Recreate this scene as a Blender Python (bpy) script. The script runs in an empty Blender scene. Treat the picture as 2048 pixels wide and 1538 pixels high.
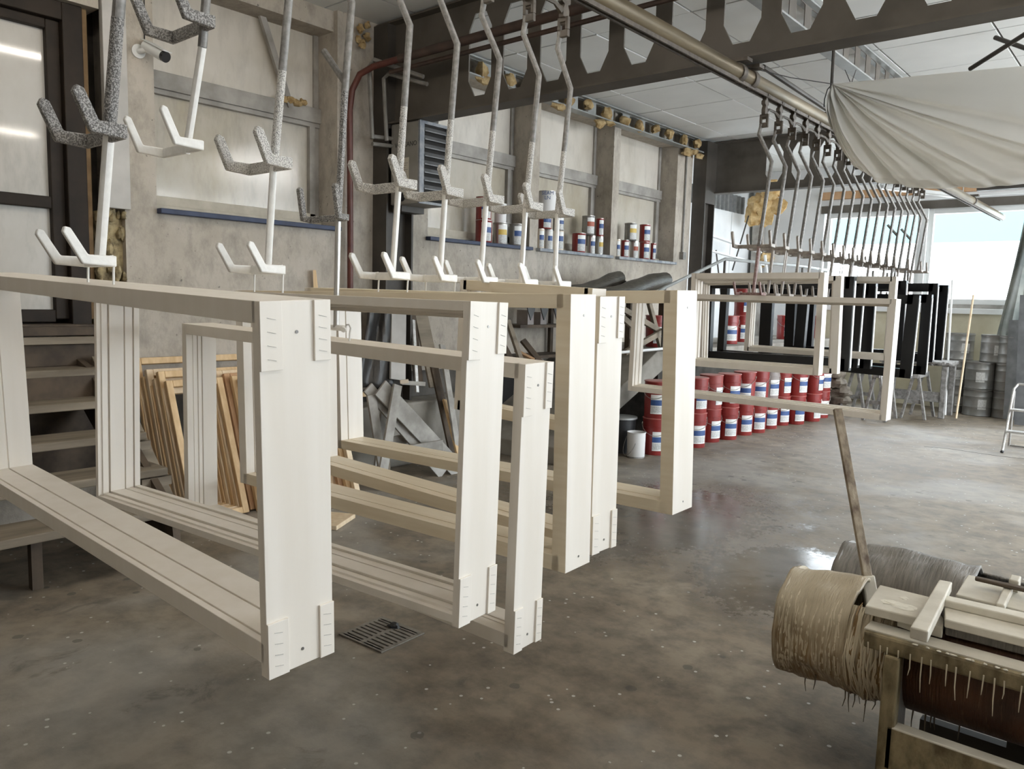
import bpy, bmesh, math, random
from mathutils import Vector, Matrix, Euler, noise

random.seed(7)
C = bpy.context.scene.collection
SC = bpy.context.scene

# ------------------------------------------------------------------ camera
F_PX = 1565.6
CAM = Vector((0.0, 0.0, 1.5))
RIGHT = Vector((0.7606774, 0.6486189, 0.0257584))
DOWN = Vector((0.0906753, -0.0668809, -0.9936322))
FWD = Vector((-0.6427659, 0.7581692, -0.1096884))
cd = bpy.data.cameras.new('camera')
cd.sensor_fit = 'HORIZONTAL'; cd.sensor_width = 36.0
cd.lens = F_PX / 2048 * 36.0
cd.clip_start = 0.05; cd.clip_end = 200
cam = bpy.data.objects.new('camera', cd); C.objects.link(cam)
m = Matrix.Identity(4)
for i in range(3):
    m[i][0] = RIGHT[i]; m[i][1] = -DOWN[i]; m[i][2] = -FWD[i]; m[i][3] = CAM[i]
cam.matrix_world = m
SC.camera = cam

# ------------------------------------------------------------------ exposure, world, lights
SC.view_settings.view_transform = 'Standard'
SC.view_settings.look = 'None'
SC.view_settings.gamma = 1.0
SC.view_settings.use_curve_mapping = False
SC.view_settings.exposure = 0.20
try:
    SC.cycles.use_denoising = True
    SC.cycles.max_bounces = 8; SC.cycles.diffuse_bounces = 5; SC.cycles.glossy_bounces = 3
    SC.cycles.sample_clamp_indirect = 6.0
    SC.cycles.caustics_reflective = False; SC.cycles.caustics_refractive = False
except Exception:
    pass
w = bpy.data.worlds.new('sky'); SC.world = w; w.use_nodes = True
bg = w.node_tree.nodes['Background']
bg.inputs[0].default_value = (0.85, 0.93, 1.0, 1); bg.inputs[1].default_value = 11.5

def area_light(name, loc, direction, sx, sy, energy, color=(1, 1, 1), portal=False):
    l = bpy.data.lights.new(name, 'AREA'); l.shape = 'RECTANGLE'; l.size = sx; l.size_y = sy
    l.energy = energy; l.color = color
    o = bpy.data.objects.new(name, l); C.objects.link(o)
    o.location = loc; o.rotation_euler = Vector(direction).to_track_quat('-Z', 'Y').to_euler()
    if portal:
        l.cycles.is_portal = True
    return o
# far windows and added openings (portals only guide the sky light in)
area_light('far_window_portal', (-2.8, 13.55, 2.25), (0, -1, 0), 3.8, 1.5, 1, portal=True)
area_light('unseen_opening_portal', (5.3, 2.0, 1.9), (-1, 0, 0), 2.0, 1.3, 1, portal=True)
area_light('added_right_portal', (5.3, 9.3, 2.0), (-1, 0, 0), 7.0, 3.0, 1, portal=True)
area_light('added_far_portal', (2.4, 13.55, 2.0), (0, -1, 0), 4.6, 2.0, 1, portal=True)
LAMPS = [(0.5, 0.9), (-0.8, -0.9), (-3.6, 0.9), (-0.6, 2.2), (-3.2, 2.2), (0.9, 3.4), (2.6, 6.2), (0.5, 7.4), (0.9, 9.6), (1.3, 11.8)]      # all out of view; the last four added to brighten the far bays
LAMP_POWER = 56.0; FAR_FILL_POWER = 190.0

# ------------------------------------------------------------------ pixel helpers (2048 x 1538 frame): a sight line cut by a known plane
def ray(x, y):
    return RIGHT * ((x - 1024) / F_PX) + DOWN * ((y - 769) / F_PX) + FWD
def at(x, y, ax, val):
    d = ray(x, y); return CAM + d * ((val - CAM[ax]) / d[ax])

# ------------------------------------------------------------------ materials
MATS = {}
def nodes_of(name):
    mt = bpy.data.materials.new(name); mt.use_nodes = True
    nt = mt.node_tree; b = nt.nodes['Principled BSDF']
    MATS[name] = mt
    return mt, nt, b
def N(nt, t, **kw):
    n = nt.nodes.new(t)
    for k, v in kw.items(): setattr(n, k, v)
    return n
def ramp(nt, fac, stops):
    r = N(nt, 'ShaderNodeValToRGB'); e = r.color_ramp.elements
    while len(e) < len(stops): e.new(0.5)
    for i, (p, c) in enumerate(stops):
        e[i].position = p; e[i].color = (c[0], c[1], c[2], 1)
    nt.links.new(fac, r.inputs[0]); return r.outputs[0]
def coords(nt, kind='Object', scale=(1, 1, 1)):
    tc = N(nt, 'ShaderNodeTexCoord'); mp = N(nt, 'ShaderNodeMapping')
    mp.inputs['Scale'].default_value = scale
    if kind == 'World':
        g = N(nt, 'ShaderNodeNewGeometry'); nt.links.new(g.outputs['Position'], mp.inputs[0])
    else:
        nt.links.new(tc.outputs[kind], mp.inputs[0])
    return mp.outputs[0]
def noise_tex(nt, vec, scale, detail=4, rough=0.55, dist=0.0):
    n = N(nt, 'ShaderNodeTexNoise'); n.inputs['Scale'].default_value = scale
    n.inputs['Detail'].default_value = detail; n.inputs['Roughness'].default_value = rough
    n.inputs['Distortion'].default_value = dist
    nt.links.new(vec, n.inputs['Vector']); return n.outputs[0]
def mixc(nt, fac, a, b, mode='MIX'):
    mx = N(nt, 'ShaderNodeMix', data_type='RGBA', blend_type=mode)
    if isinstance(fac, (int, float)): mx.inputs[0].default_value = fac
    else: nt.links.new(fac, mx.inputs[0])
    for s, v in ((6, a), (7, b)):
        if isinstance(v, (tuple, list)): mx.inputs[s].default_value = (v[0], v[1], v[2], 1)
        else: nt.links.new(v, mx.inputs[s])
    return mx.outputs[2]
def bump(nt, b, h, strength, dist=0.01):
    bp = N(nt, 'ShaderNodeBump'); bp.inputs['Strength'].default_value = strength; bp.inputs['Distance'].default_value = dist
    nt.links.new(h, bp.inputs['Height']); nt.links.new(bp.outputs[0], b.inputs['Normal'])
def mat(name, c1, c2=None, scale=6, rough=0.6, metal=0.0, stretch=(1, 1, 1), bmp=0.0, lo=0.35, hi=0.65, coord='World', detail=5, spec=None, bscale=None):
    mt, nt, b = nodes_of(name)
    b.inputs['Roughness'].default_value = rough; b.inputs['Metallic'].default_value = metal
    if spec is not None: b.inputs['Specular IOR Level'].default_value = spec
    if c2 is None:
        b.inputs['Base Color'].default_value = (*c1, 1)
        if bmp:
            bump(nt, b, noise_tex(nt, coords(nt, coord, stretch), bscale or scale, detail), bmp)
        return mt
    v = coords(nt, coord, stretch); n = noise_tex(nt, v, scale, detail)
    nt.links.new(ramp(nt, n, [(lo, c1), (hi, c2)]), b.inputs['Base Color'])
    if bmp:
        bump(nt, b, n if bscale is None else noise_tex(nt, v, bscale, detail), bmp)
    return mt

mt, nt, b = nodes_of('tube_glow')
b.inputs['Emission Color'].default_value = (1.0, 0.92, 0.81, 1); b.inputs['Emission Strength'].default_value = LAMP_POWER
mt, nt, b = nodes_of('tube_fill_far')
b.inputs['Emission Color'].default_value = (1.0, 0.985, 0.96, 1); b.inputs['Emission Strength'].default_value = FAR_FILL_POWER
# plain kinds
mat('frame_white', (0.77, 0.715, 0.635), (0.815, 0.765, 0.695), 5, 0.42, stretch=(3, 3, 0.25), coord='Object', bmp=0.04)
mat('frame_cream', (0.74, 0.635, 0.47), (0.82, 0.73, 0.575), 5, 0.42, stretch=(0.5, 5, 6), coord='Object', bmp=0.04)
mat('groove_dark', (0.40, 0.38, 0.35), rough=0.7)
mat('frame_black', (0.008, 0.008, 0.009), rough=0.28)
mat('steel_dark', (0.072, 0.062, 0.050), (0.115, 0.10, 0.083), 3, 0.6, bmp=0.05)
mat('steel_column', (0.035, 0.030, 0.025), (0.065, 0.056, 0.046), 3, 0.6)
mat('steel_light', (0.26, 0.27, 0.26), (0.36, 0.37, 0.36), 5, 0.5, metal=0.3)
mat('rail_brass', (0.10, 0.078, 0.045), (0.19, 0.15, 0.092), 9, 0.42, metal=0.35, stretch=(1, .2, 1))
mat('trolley_dark', (0.055, 0.045, 0.035), (0.12, 0.10, 0.08), 25, 0.6, bmp=0.2)
mat('hanger_grey', (0.12, 0.115, 0.11), (0.38, 0.37, 0.355), 260, 0.55, metal=0.1, bmp=0.5, lo=0.44, hi=0.58, detail=2)
mat('hanger_plain', (0.15, 0.142, 0.132), (0.26, 0.25, 0.235), 60, 0.5, metal=0.2)
mat('hanger_white', (0.74, 0.73, 0.70), (0.82, 0.81, 0.78), 40, 0.4, bmp=0.15)
mat('hanger_speckled', (0.26, 0.25, 0.235), (0.70, 0.68, 0.645), 330, 0.5, bmp=0.6, lo=0.38, hi=0.54, detail=2)
mat('hanger_red', (0.20, 0.095, 0.085), (0.36, 0.27, 0.25), 40, 0.5)
mat('hanger_beige', (0.26, 0.225, 0.20), (0.42, 0.385, 0.345), 30, 0.5, bmp=0.2)
mat('wire', (0.70, 0.69, 0.66), rough=0.45)
mat('black_rubber', (0.015, 0.015, 0.016), rough=0.5)
mat('glass_dark', (0.02, 0.02, 0.022), rough=0.08)
mat('wood_old', (0.13, 0.104, 0.073), (0.26, 0.218, 0.163), 5, 0.75, stretch=(2, .25, 2), bmp=0.3)
mat('wood_grey', (0.26, 0.245, 0.22), (0.42, 0.40, 0.365), 7, 0.7, bmp=0.15)
mat('wood_dark', (0.035, 0.023, 0.014), (0.088, 0.062, 0.039), 6, 0.75, bmp=0.2)
mat('wood_raw', (0.55, 0.37, 0.19), (0.70, 0.51, 0.29), 9, 0.6, stretch=(3, 3, .3), bmp=0.05)
mat('wood_raw_pale', (0.66, 0.50, 0.32), (0.76, 0.62, 0.44), 9, 0.6, stretch=(3, 3, .3))
mat('door_brown', (0.014, 0.010, 0.007), (0.026, 0.018, 0.012), 5, 0.6, spec=0.2)
mat('foam_yellow', (0.24, 0.15, 0.055), (0.50, 0.37, 0.19), 14, 0.85, bmp=0.8)
mat('foam_dirty', (0.10, 0.075, 0.04), (0.42, 0.34, 0.19), 16, 0.9, bmp=0.9)
mat('board_grey', (0.40, 0.385, 0.36), (0.50, 0.48, 0.45), 4, 0.7)
mat('sill_blue', (0.010, 0.018, 0.050), (0.022, 0.034, 0.080), 8, 0.55, bmp=0.1)
mat('sill_grey', (0.16, 0.18, 0.21), (0.34, 0.35, 0.36), 12, 0.6, bmp=0.1)
mat('window_frame', (0.22, 0.205, 0.185), (0.36, 0.34, 0.31), 5, 0.6, bmp=0.1)
mat('plaster_white', (0.66, 0.68, 0.69), (0.80, 0.81, 0.81), 1.5, 0.75, bmp=0.1)
mat('plaster_yellow', (0.50, 0.45, 0.31), (0.64, 0.60, 0.46), 2.2, 0.7)
mat('pvc_white', (0.72, 0.73, 0.72), rough=0.35)
mat('sheet_metal', (0.15, 0.155, 0.155), (0.23, 0.235, 0.235), 8, 0.5, metal=0.3)
mat('heater_case', (0.20, 0.19, 0.17), (0.29, 0.275, 0.25), 3, 0.5)
mat('heater_louver', (0.10, 0.105, 0.108), (0.16, 0.165, 0.168), 6, 0.45)
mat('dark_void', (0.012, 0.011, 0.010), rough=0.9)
mat('pipe_red', (0.075, 0.018, 0.012), (0.115, 0.034, 0.024), 8, 0.5)
mat('pipe_brown', (0.035, 0.020, 0.015), (0.065, 0.038, 0.028), 8, 0.5)
mat('pipe_grey', (0.17, 0.16, 0.145), (0.26, 0.25, 0.23), 10, 0.5)
mat('paper', (0.56, 0.52, 0.44), rough=0.7)
mat('ink', (0.02, 0.02, 0.02), rough=0.6)
mat('sign_red', (0.34, 0.075, 0.035), rough=0.5)
mat('sign_cream', (0.70, 0.60, 0.48), rough=0.5)
mat('pail_red', (0.185, 0.016, 0.014), (0.25, 0.028, 0.024), 4, 0.33)
mat('pail_grey', (0.20, 0.17, 0.155), (0.30, 0.26, 0.24), 4, 0.4)
mat('pail_red_dull', (0.22, 0.035, 0.03), (0.30, 0.055, 0.045), 5, 0.45)
mat('tin', (0.50, 0.48, 0.45), rough=0.32, metal=0.8)
mat('tin_dark', (0.16, 0.15, 0.14), (0.30, 0.29, 0.27), 6, 0.35, metal=0.6)
mat('label_white', (0.74, 0.74, 0.71), (0.80, 0.80, 0.78), 20, 0.5)
mat('label_blue', (0.030, 0.075, 0.22), rough=0.5)
mat('label_grey', (0.42, 0.42, 0.41), (0.66, 0.66, 0.64), 90, 0.55)
mat('label_yellow', (0.58, 0.40, 0.08), rough=0.5)
mat('can_white', (0.70, 0.69, 0.68), rough=0.45)
mat('drum_grey', (0.22, 0.22, 0.21), (0.32, 0.315, 0.30), 5, 0.38, metal=0.45)
mat('paint_crust', (0.15, 0.142, 0.132), (0.30, 0.29, 0.275), 20, 0.8, bmp=1.0)
mat('alu', (0.42, 0.41, 0.39), (0.60, 0.59, 0.57), 30, 0.4, metal=0.5)
mat('tarp_blue', (0.14, 0.16, 0.15), (0.30, 0.31, 0.28), 3, 0.6, bmp=0.3)
mat('tarp_black', (0.016, 0.015, 0.014), (0.045, 0.040, 0.036), 6, 0.35, bmp=0.3)
mat('roll_brown', (0.022, 0.019, 0.014), (0.085, 0.076, 0.058), 22, 0.35, stretch=(5, .5, 5), bmp=0.5)
mat('facade_white', (0.80, 0.82, 0.82), rough=0.9)
mat('facade_turquoise', (0.082, 0.15, 0.155), rough=0.9)
mat('street', (0.45, 0.45, 0.43), (0.55, 0.55, 0.53), 1, 0.9)
mat('cast_iron', (0.15, 0.132, 0.108), (0.22, 0.198, 0.165), 30, 0.65, bmp=0.2)
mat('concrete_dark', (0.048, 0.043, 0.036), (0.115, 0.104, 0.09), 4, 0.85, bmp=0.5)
mat('concrete_mid', (0.17, 0.155, 0.13), (0.29, 0.27, 0.235), 3.5, 0.85, bmp=0.4)
mat('brick_dirty', (0.14, 0.12, 0.095), (0.26, 0.235, 0.195), 8, 0.85, bmp=0.5)
mat('sack', (0.10, 0.08, 0.06), (0.22, 0.19, 0.15), 12, 0.8, bmp=0.6)
mat('fabric_blue', (0.05, 0.10, 0.17), (0.10, 0.16, 0.24), 8, 0.8)
mat('wool_yellow', (0.46, 0.28, 0.10), (0.74, 0.56, 0.30), 9, 0.9, bmp=0.8)
mat('timber_orange', (0.42, 0.24, 0.12), (0.52, 0.33, 0.19), 5, 0.7)
mat('wood_packing', (0.10, 0.058, 0.022), (0.19, 0.12, 0.055), 6, 0.8, bmp=0.3)
mat('window_beige', (0.36, 0.32, 0.25), (0.50, 0.45, 0.36), 5, 0.6)
mat('pail_rim_highlight', (0.42, 0.13, 0.115), rough=0.3)  # paler red puts the rim highlight into the colour
mat('paddle_wood', (0.09, 0.055, 0.03), (0.36, 0.30, 0.215), 26, 0.55, bmp=0.5, stretch=(1, 1, .5))
mat('paint_board', (0.50, 0.46, 0.38), (0.66, 0.62, 0.53), 7, 0.55, bmp=0.15)
mat('paint_flake', (0.74, 0.70, 0.60), rough=0.4)
mat('wet_dark', (0.006, 0.006, 0.007), rough=0.12)
mat('drip_pale', (0.56, 0.49, 0.36), rough=0.4)
mat('drip_brown', (0.20, 0.12, 0.045), rough=0.4)
mat('drip_dark', (0.14, 0.11, 0.07), rough=0.4)

# floor: dusty stained concrete with paint spots and a wet patch
mt, nt, b = nodes_of('floor_concrete')
v = coords(nt, 'World')
n1 = noise_tex(nt, v, 0.9, 6, 0.6, 0.4); n2 = noise_tex(nt, v, 7, 7, 0.65)
base = ramp(nt, n1, [(0.30, (0.160, 0.126, 0.088)), (0.52, (0.232, 0.189, 0.138)), (0.72, (0.312, 0.265, 0.203))])
base = mixc(nt, ramp(nt, n2, [(0.33, (0.50, 0.48, 0.45)), (0.60, (1, 1, 1))]), (0, 0, 0), base)
# drifts of pale spray dust
n3d = noise_tex(nt, v, 0.55, 4, 0.55, 0.3)
sx = N(nt, 'ShaderNodeSeparateXYZ'); nt.links.new(v, sx.inputs[0])
def maprange(val, a, b_, c=0.0, d=1.0):
    r = N(nt, 'ShaderNodeMapRange', interpolation_type='SMOOTHSTEP')
    nt.links.new(val, r.inputs[0])
    for i, q in enumerate((a, b_, c, d)): r.inputs[i + 1].default_value = q
    return r.outputs[0]
def math_n(op, a, b_=None):
    k = N(nt, 'ShaderNodeMath', operation=op)
    for i, q in enumerate((a, b_)):
        if q is None: continue
        if isinstance(q, (int, float)): k.inputs[i].default_value = q
        else: nt.links.new(q, k.inputs[i])
    return k.outputs[0]
base = mixc(nt, maprange(n3d, 0.47, 0.64, 0.0, 0.40), base, mixc(nt, n2, (0.37, 0.36, 0.34), (0.51, 0.505, 0.485)))
vor = N(nt, 'ShaderNodeTexVoronoi'); vor.inputs['Scale'].default_value = 13.0; nt.links.new(v, vor.inputs['Vector'])
n3 = noise_tex(nt, v, 2.2, 3)
spot = math_n('MULTIPLY', math_n('LESS_THAN', math_n('ADD', vor.outputs['Distance'], math_n('MULTIPLY', n2, 0.16)), 0.168), math_n('GREATER_THAN', n3, 0.44))
base = mixc(nt, math_n('MULTIPLY', spot, 0.75), base, (0.62, 0.61, 0.57))
vor2 = N(nt, 'ShaderNodeTexVoronoi'); vor2.inputs['Scale'].default_value = 5.0; nt.links.new(v, vor2.inputs['Vector'])
spot2 = math_n('MULTIPLY', math_n('LESS_THAN', math_n('ADD', vor2.outputs['Distance'], math_n('MULTIPLY', n2, 0.22)), 0.22), math_n('GREATER_THAN', n1, 0.47))
base = mixc(nt, math_n('MULTIPLY', spot2, 0.6), base, (0.07, 0.063, 0.052))
sm = noise_tex(nt, v, 3.2, 9, 0.72, 0.5)
base = mixc(nt, maprange(sm, 0.57, 0.70, 0.0, 0.62), base, (0.075, 0.066, 0.053))
# wet patch (water lying on the floor)
def blob(cx, cy, rx, ry):
    dx = math_n('DIVIDE', math_n('SUBTRACT', sx.outputs[0], cx), rx); dy = math_n('DIVIDE', math_n('SUBTRACT', sx.outputs[1], cy), ry)
    d = math_n('SQRT', math_n('ADD', math_n('MULTIPLY', dx, dx), math_n('MULTIPLY', dy, dy)))
    return math_n('SUBTRACT', 1.0, math_n('ADD', d, math_n('MULTIPLY', math_n('SUBTRACT', n1, 0.5), 1.6)))
wet = math_n('MAXIMUM', blob(-2.75, 4.75, 0.95, 1.35), blob(-1.55, 4.15, 0.75, 0.75))
wetm = maprange(math_n('ADD', wet, math_n('MULTIPLY', math_n('SUBTRACT', noise_tex(nt, v, 22, 6, 0.75), 0.5), 1.1)), -0.10, 0.42)
base = mixc(nt, math_n('MULTIPLY', wetm, 0.62), base, (0.085, 0.074, 0.06))
nt.links.new(base, b.inputs['Base Color'])
rg = math_n('SUBTRACT', math_n('ADD', 0.46, math_n('MULTIPLY', n2, 0.25)), math_n('MULTIPLY', wetm, 0.44))
nt.links.new(rg, b.inputs['Roughness'])
bp = N(nt, 'ShaderNodeBump'); bp.inputs['Distance'].default_value = 0.01
nt.links.new(math_n('SUBTRACT', 0.35, math_n('MULTIPLY', wetm, 0.29)), bp.inputs['Strength'])
nt.links.new(n2, bp.inputs['Height']); nt.links.new(bp.outputs[0], b.inputs['Normal'])

# left wall: old render, pale with grey stains
mt, nt, b = nodes_of('wall_render')
v = coords(nt, 'World'); vs = coords(nt, 'World', (2.2, 2.2, 1.3))
n1 = noise_tex(nt, v, 1.3, 6, 0.62); n2 = noise_tex(nt, vs, 3.5, 6, 0.7); n3 = noise_tex(nt, v, 24, 4, 0.62)
base = ramp(nt, n1, [(0.30, (0.345, 0.305, 0.25)), (0.5, (0.435, 0.39, 0.33)), (0.7, (0.495, 0.45, 0.39))])
base = mixc(nt, ramp(nt, n2, [(0.32, (0.70, 0.69, 0.67)), (0.55, (1, 1, 1))]), (0, 0, 0), base)
base = mixc(nt, ramp(nt, n3, [(0.66, (0, 0, 0)), (0.72, (1, 1, 1))]), base, (0.16, 0.145, 0.125))
nt.links.new(base, b.inputs['Base Color']); b.inputs['Roughness'].default_value = 0.85
bump(nt, b, n3, 0.35)

# window panes of the left wall: grimy whitened glass
def milky(name, c1, c2, c3, rough):
    mt, nt, b = nodes_of(name)
    v = coords(nt, 'World', (1, 1, 0.6)); n1 = noise_tex(nt, v, 1.6, 5, 0.6); n2 = noise_tex(nt, coords(nt, 'World', (2.5, 2.5, 0.8)), 3, 5, 0.65)
    base = ramp(nt, n1, [(0.32, c1), (0.5, c2), (0.7, c3)])
    base = mixc(nt, ramp(nt, n2, [(0.30, (0.84, 0.83, 0.80)), (0.5, (1, 1, 1))]), (0, 0, 0), base)
    nt.links.new(base, b.inputs['Base Color']); b.inputs['Roughness'].default_value = rough
milky('pane_milky', (0.40, 0.355, 0.27), (0.485, 0.445, 0.375), (0.54, 0.51, 0.45), 0.16)
milky('panel_milky', (0.47, 0.43, 0.36), (0.57, 0.53, 0.465), (0.63, 0.59, 0.53), 0.45)
milky('pane_door', (0.44, 0.415, 0.375), (0.51, 0.49, 0.45), (0.58, 0.56, 0.53), 0.06)

# ceiling tiles
mt, nt, b = nodes_of('ceiling_tile')
v = coords(nt, 'World'); n1 = noise_tex(nt, v, 1.2, 5); n2 = noise_tex(nt, coords(nt, 'World', (1, 3, 1)), 4.5, 5, 0.7)
base = ramp(nt, n1, [(0.35, (0.72, 0.73, 0.72)), (0.65, (0.80, 0.81, 0.795))])
base = mixc(nt, ramp(nt, n2, [(0.70, (0, 0, 0)), (0.78, (1, 1, 1))]), base, (0.22, 0.21, 0.20))
nt.links.new(base, b.inputs['Base Color']); b.inputs['Roughness'].default_value = 0.7

# thin translucent dust sheet
mt, nt, b = nodes_of('plastic_sheet')
b.inputs['Base Color'].default_value = (0.87, 0.855, 0.82, 1); b.inputs['Roughness'].default_value = 0.36
tr = N(nt, 'ShaderNodeBsdfTranslucent'); tr.inputs[0].default_value = (0.75, 0.73, 0.68, 1)
ms = N(nt, 'ShaderNodeMixShader'); ms.inputs[0].default_value = 0.38
nt.links.new(b.outputs[0], ms.inputs[1]); nt.links.new(tr.outputs[0], ms.inputs[2])
nt.links.new(ms.outputs[0], nt.nodes['Material Output'].inputs['Surface'])

# paint trough: rusty pipe with pale runs of paint
def runs(name, pale, rust, dark, lo, hi, cake=None):
    mt, nt, b = nodes_of(name)
    v = coords(nt, 'World', (1, .10, .06)); n1 = noise_tex(nt, v, 130, 4, 0.65, 0.25); n2 = noise_tex(nt, coords(nt, 'World'), 7, 5)
    base = ramp(nt, n2, [(0.35, dark), (0.6, rust)])
    base = mixc(nt, ramp(nt, n1, [(lo, (0, 0, 0)), (hi, (1, 1, 1))]), base, pale)
    if cake:      # paint dried in a thick cake on the upper side of the barrel
        sp = N(nt, 'ShaderNodeSeparateXYZ'); nt.links.new(coords(nt, 'World'), sp.inputs[0])
        ad = N(nt, 'ShaderNodeMath', operation='MULTIPLY_ADD'); nt.links.new(n2, ad.inputs[0]); ad.inputs[1].default_value = .16; nt.links.new(sp.outputs[2], ad.inputs[2])
        r = N(nt, 'ShaderNodeMapRange', interpolation_type='SMOOTHSTEP'); nt.links.new(ad.outputs[0], r.inputs[0]); r.inputs[1].default_value = cake[0]; r.inputs[2].default_value = cake[1]
        base = mixc(nt, r.outputs[0], base, mixc(nt, n1, tuple(q * .8 for q in pale), tuple(q * 1.1 for q in pale)))
    nt.links.new(base, b.inputs['Base Color']); b.inputs['Roughness'].default_value = 0.42
    bump(nt, b, n1, 0.8, 0.008)
runs('trough_paint', (0.44, 0.37, 0.26), (0.25, 0.155, 0.065), (0.13, 0.08, 0.035), 0.38, 0.68, cake=(0.46, 0.60))
runs('trough_rust', (0.16, 0.095, 0.05), (0.105, 0.042, 0.018), (0.05, 0.022, 0.012), 0.58, 0.72)
mat('trough_edge', (0.085, 0.062, 0.028), (0.27, 0.215, 0.12), 22, 0.5, stretch=(1, 1, .45), bmp=0.8)
runs('trough_grey', (0.24, 0.22, 0.195), (0.17, 0.155, 0.135), (0.10, 0.092, 0.08), 0.38, 0.70)

# ------------------------------------------------------------------ mesh helpers
class MB:
    def __init__(s):
        s.v = []; s.f = []; s.m = []
    def add(s, vs, fs, mi=0):
        o = len(s.v); s.v += [tuple(p) for p in vs]; s.f += [tuple(i + o for i in f) for f in fs]; s.m += [mi] * len(fs); return s
    def box(s, c, d, R=None, mi=0):
        c = Vector(c); x, y, z = d[0] / 2, d[1] / 2, d[2] / 2
        vs = [Vector(p) for p in ((-x, -y, -z), (x, -y, -z), (x, y, -z), (-x, y, -z), (-x, -y, z), (x, -y, z), (x, y, z), (-x, y, z))]
        vs = [c + (R @ p if R else p) for p in vs]
        return s.add(vs, ((0, 3, 2, 1), (4, 5, 6, 7), (0, 1, 5, 4), (1, 2, 6, 5), (2, 3, 7, 6), (3, 0, 4, 7)), mi)
    def span(s, a, b, mi=0):
        return s.box([(p + q) / 2 for p, q in zip(a, b)], [abs(q - p) for p, q in zip(a, b)], None, mi)
    def bar(s, a, b, w, h, up=(0, 0, 1), mi=0):
        a = Vector(a); b = Vector(b); d = b - a; L = d.length; d.normalize()
        sd = d.cross(Vector(up))
        if sd.length < 1e-4: sd = d.cross(Vector((0, 1, 0)))
        sd.normalize(); u = sd.cross(d)
        R = Matrix((sd, d, u)).transposed()
        return s.box((a + b) / 2, (w, L, h), R, mi)
    def tube(s, pts, r, n=8, mi=0, cap=True):
        pts = [Vector(p) for p in pts]; k = len(pts)
        rs = r if isinstance(r, (list, tuple)) else [r] * k
        ref = None; vs = []
        for i, p in enumerate(pts):
            d = (pts[min(i + 1, k - 1)] - pts[max(i - 1, 0)]).normalized()
            if ref is None:
                ref = d.cross(Vector((0, 0, 1)))
                if ref.length < 1e-3: ref = d.cross(Vector((0, 1, 0)))
            ref = (ref - d * ref.dot(d)).normalized(); q = d.cross(ref)
            for j in range(n):
                a = 2 * math.pi * j / n
                vs.append(p + (ref * math.cos(a) + q * math.sin(a)) * rs[i])
        fs = []
        for i in range(k - 1):
            for j in range(n):
                fs.append((i * n + j, i * n + (j + 1) % n, (i + 1) * n + (j + 1) % n, (i + 1) * n + j))
        if cap:
            fs.append(tuple(reversed(range(n)))); fs.append(tuple(range((k - 1) * n, k * n)))
        return s.add(vs, fs, mi)
    def lathe(s, prof, n=24, c=(0, 0, 0), mi=0, a0=0.0, a1=2 * math.pi, R=None):
        c = Vector(c); full = abs(a1 - a0 - 2 * math.pi) < 1e-6; cols = n if full else n + 1
        vs = []
        for r, z in prof:
            for j in range(cols):
                a = a0 + (a1 - a0) * j / n; p = Vector((r * math.cos(a), r * math.sin(a), z))
                vs.append(c + (R @ p if R else p))
        fs = []
        for i in range(len(prof) - 1):
            for j in range(n):
                j2 = (j + 1) % cols
                fs.append((i * cols + j, i * cols + j2, (i + 1) * cols + j2, (i + 1) * cols + j))
        if full:
            if prof[0][0] > 1e-4: fs.append(tuple(reversed(range(cols))))
            if prof[-1][0] > 1e-4: fs.append(tuple(range((len(prof) - 1) * cols, len(prof) * cols)))
        return s.add(vs, fs, mi)
    def prism(s, poly, fn, mi=0):
        k = len(poly); vs = [fn(p[0], p[1], 0) for p in poly] + [fn(p[0], p[1], 1) for p in poly]
        fs = [tuple(range(k)), tuple(reversed(range(k, 2 * k)))] + [(i, k + i, k + (i + 1) % k, (i + 1) % k) for i in range(k)]
        return s.add(vs, fs, mi)
    def lump(s, c, r, seed=0, n=10, amp=0.35, mi=0):
        c = Vector(c); r = Vector(r) if not isinstance(r, (int, float)) else Vector((r, r, r)); vs = []; fs = []
        k = max(4, n // 2 + 1)
        for i in range(k + 1):
            th = math.pi * i / k
            for j in range(n):
                ph = 2 * math.pi * j / n
                d = Vector((math.sin(th) * math.cos(ph), math.sin(th) * math.sin(ph), math.cos(th)))
                q = 1 + amp * noise.noise(d * 1.7 + Vector((seed * 3.7, seed * 1.3, seed)))
                vs.append(c + Vector((d.x * r.x, d.y * r.y, d.z * r.z)) * q)
        for i in range(k):
            for j in range(n):
                fs.append((i * n + j, (i + 1) * n + j, (i + 1) * n + (j + 1) % n, i * n + (j + 1) % n))
        return s.add(vs, fs, mi)
    def surf(s, fn, nu, nv, mi=0):
        vs = [fn(i / nu, j / nv) for j in range(nv + 1) for i in range(nu + 1)]
        fs = [(j * (nu + 1) + i, j * (nu + 1) + i + 1, (j + 1) * (nu + 1) + i + 1, (j + 1) * (nu + 1) + i) for j in range(nv) for i in range(nu)]
        return s.add(vs, fs, mi)
    def build(s, name, mats, parent=None, smooth=False, bevel=0.0, thick=0.0):
        me = bpy.data.meshes.new(name); me.from_pydata(s.v, [], s.f)
        if isinstance(mats, str): mats = [mats]
        for q in mats: me.materials.append(MATS[q])
        if len(mats) > 1: me.polygons.foreach_set('material_index', s.m)
        bm = bmesh.new(); bm.from_mesh(me); bmesh.ops.recalc_face_normals(bm, faces=bm.faces); bm.to_mesh(me); bm.free()
        if smooth:
            me.polygons.foreach_set('use_smooth', [True] * len(me.polygons)); me.set_sharp_from_angle(angle=math.radians(40))
        me.update()
        o = bpy.data.objects.new(name, me); C.objects.link(o)
        if parent: o.parent = parent
        if thick:
            md = o.modifiers.new('thickness', 'SOLIDIFY'); md.thickness = thick
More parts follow.
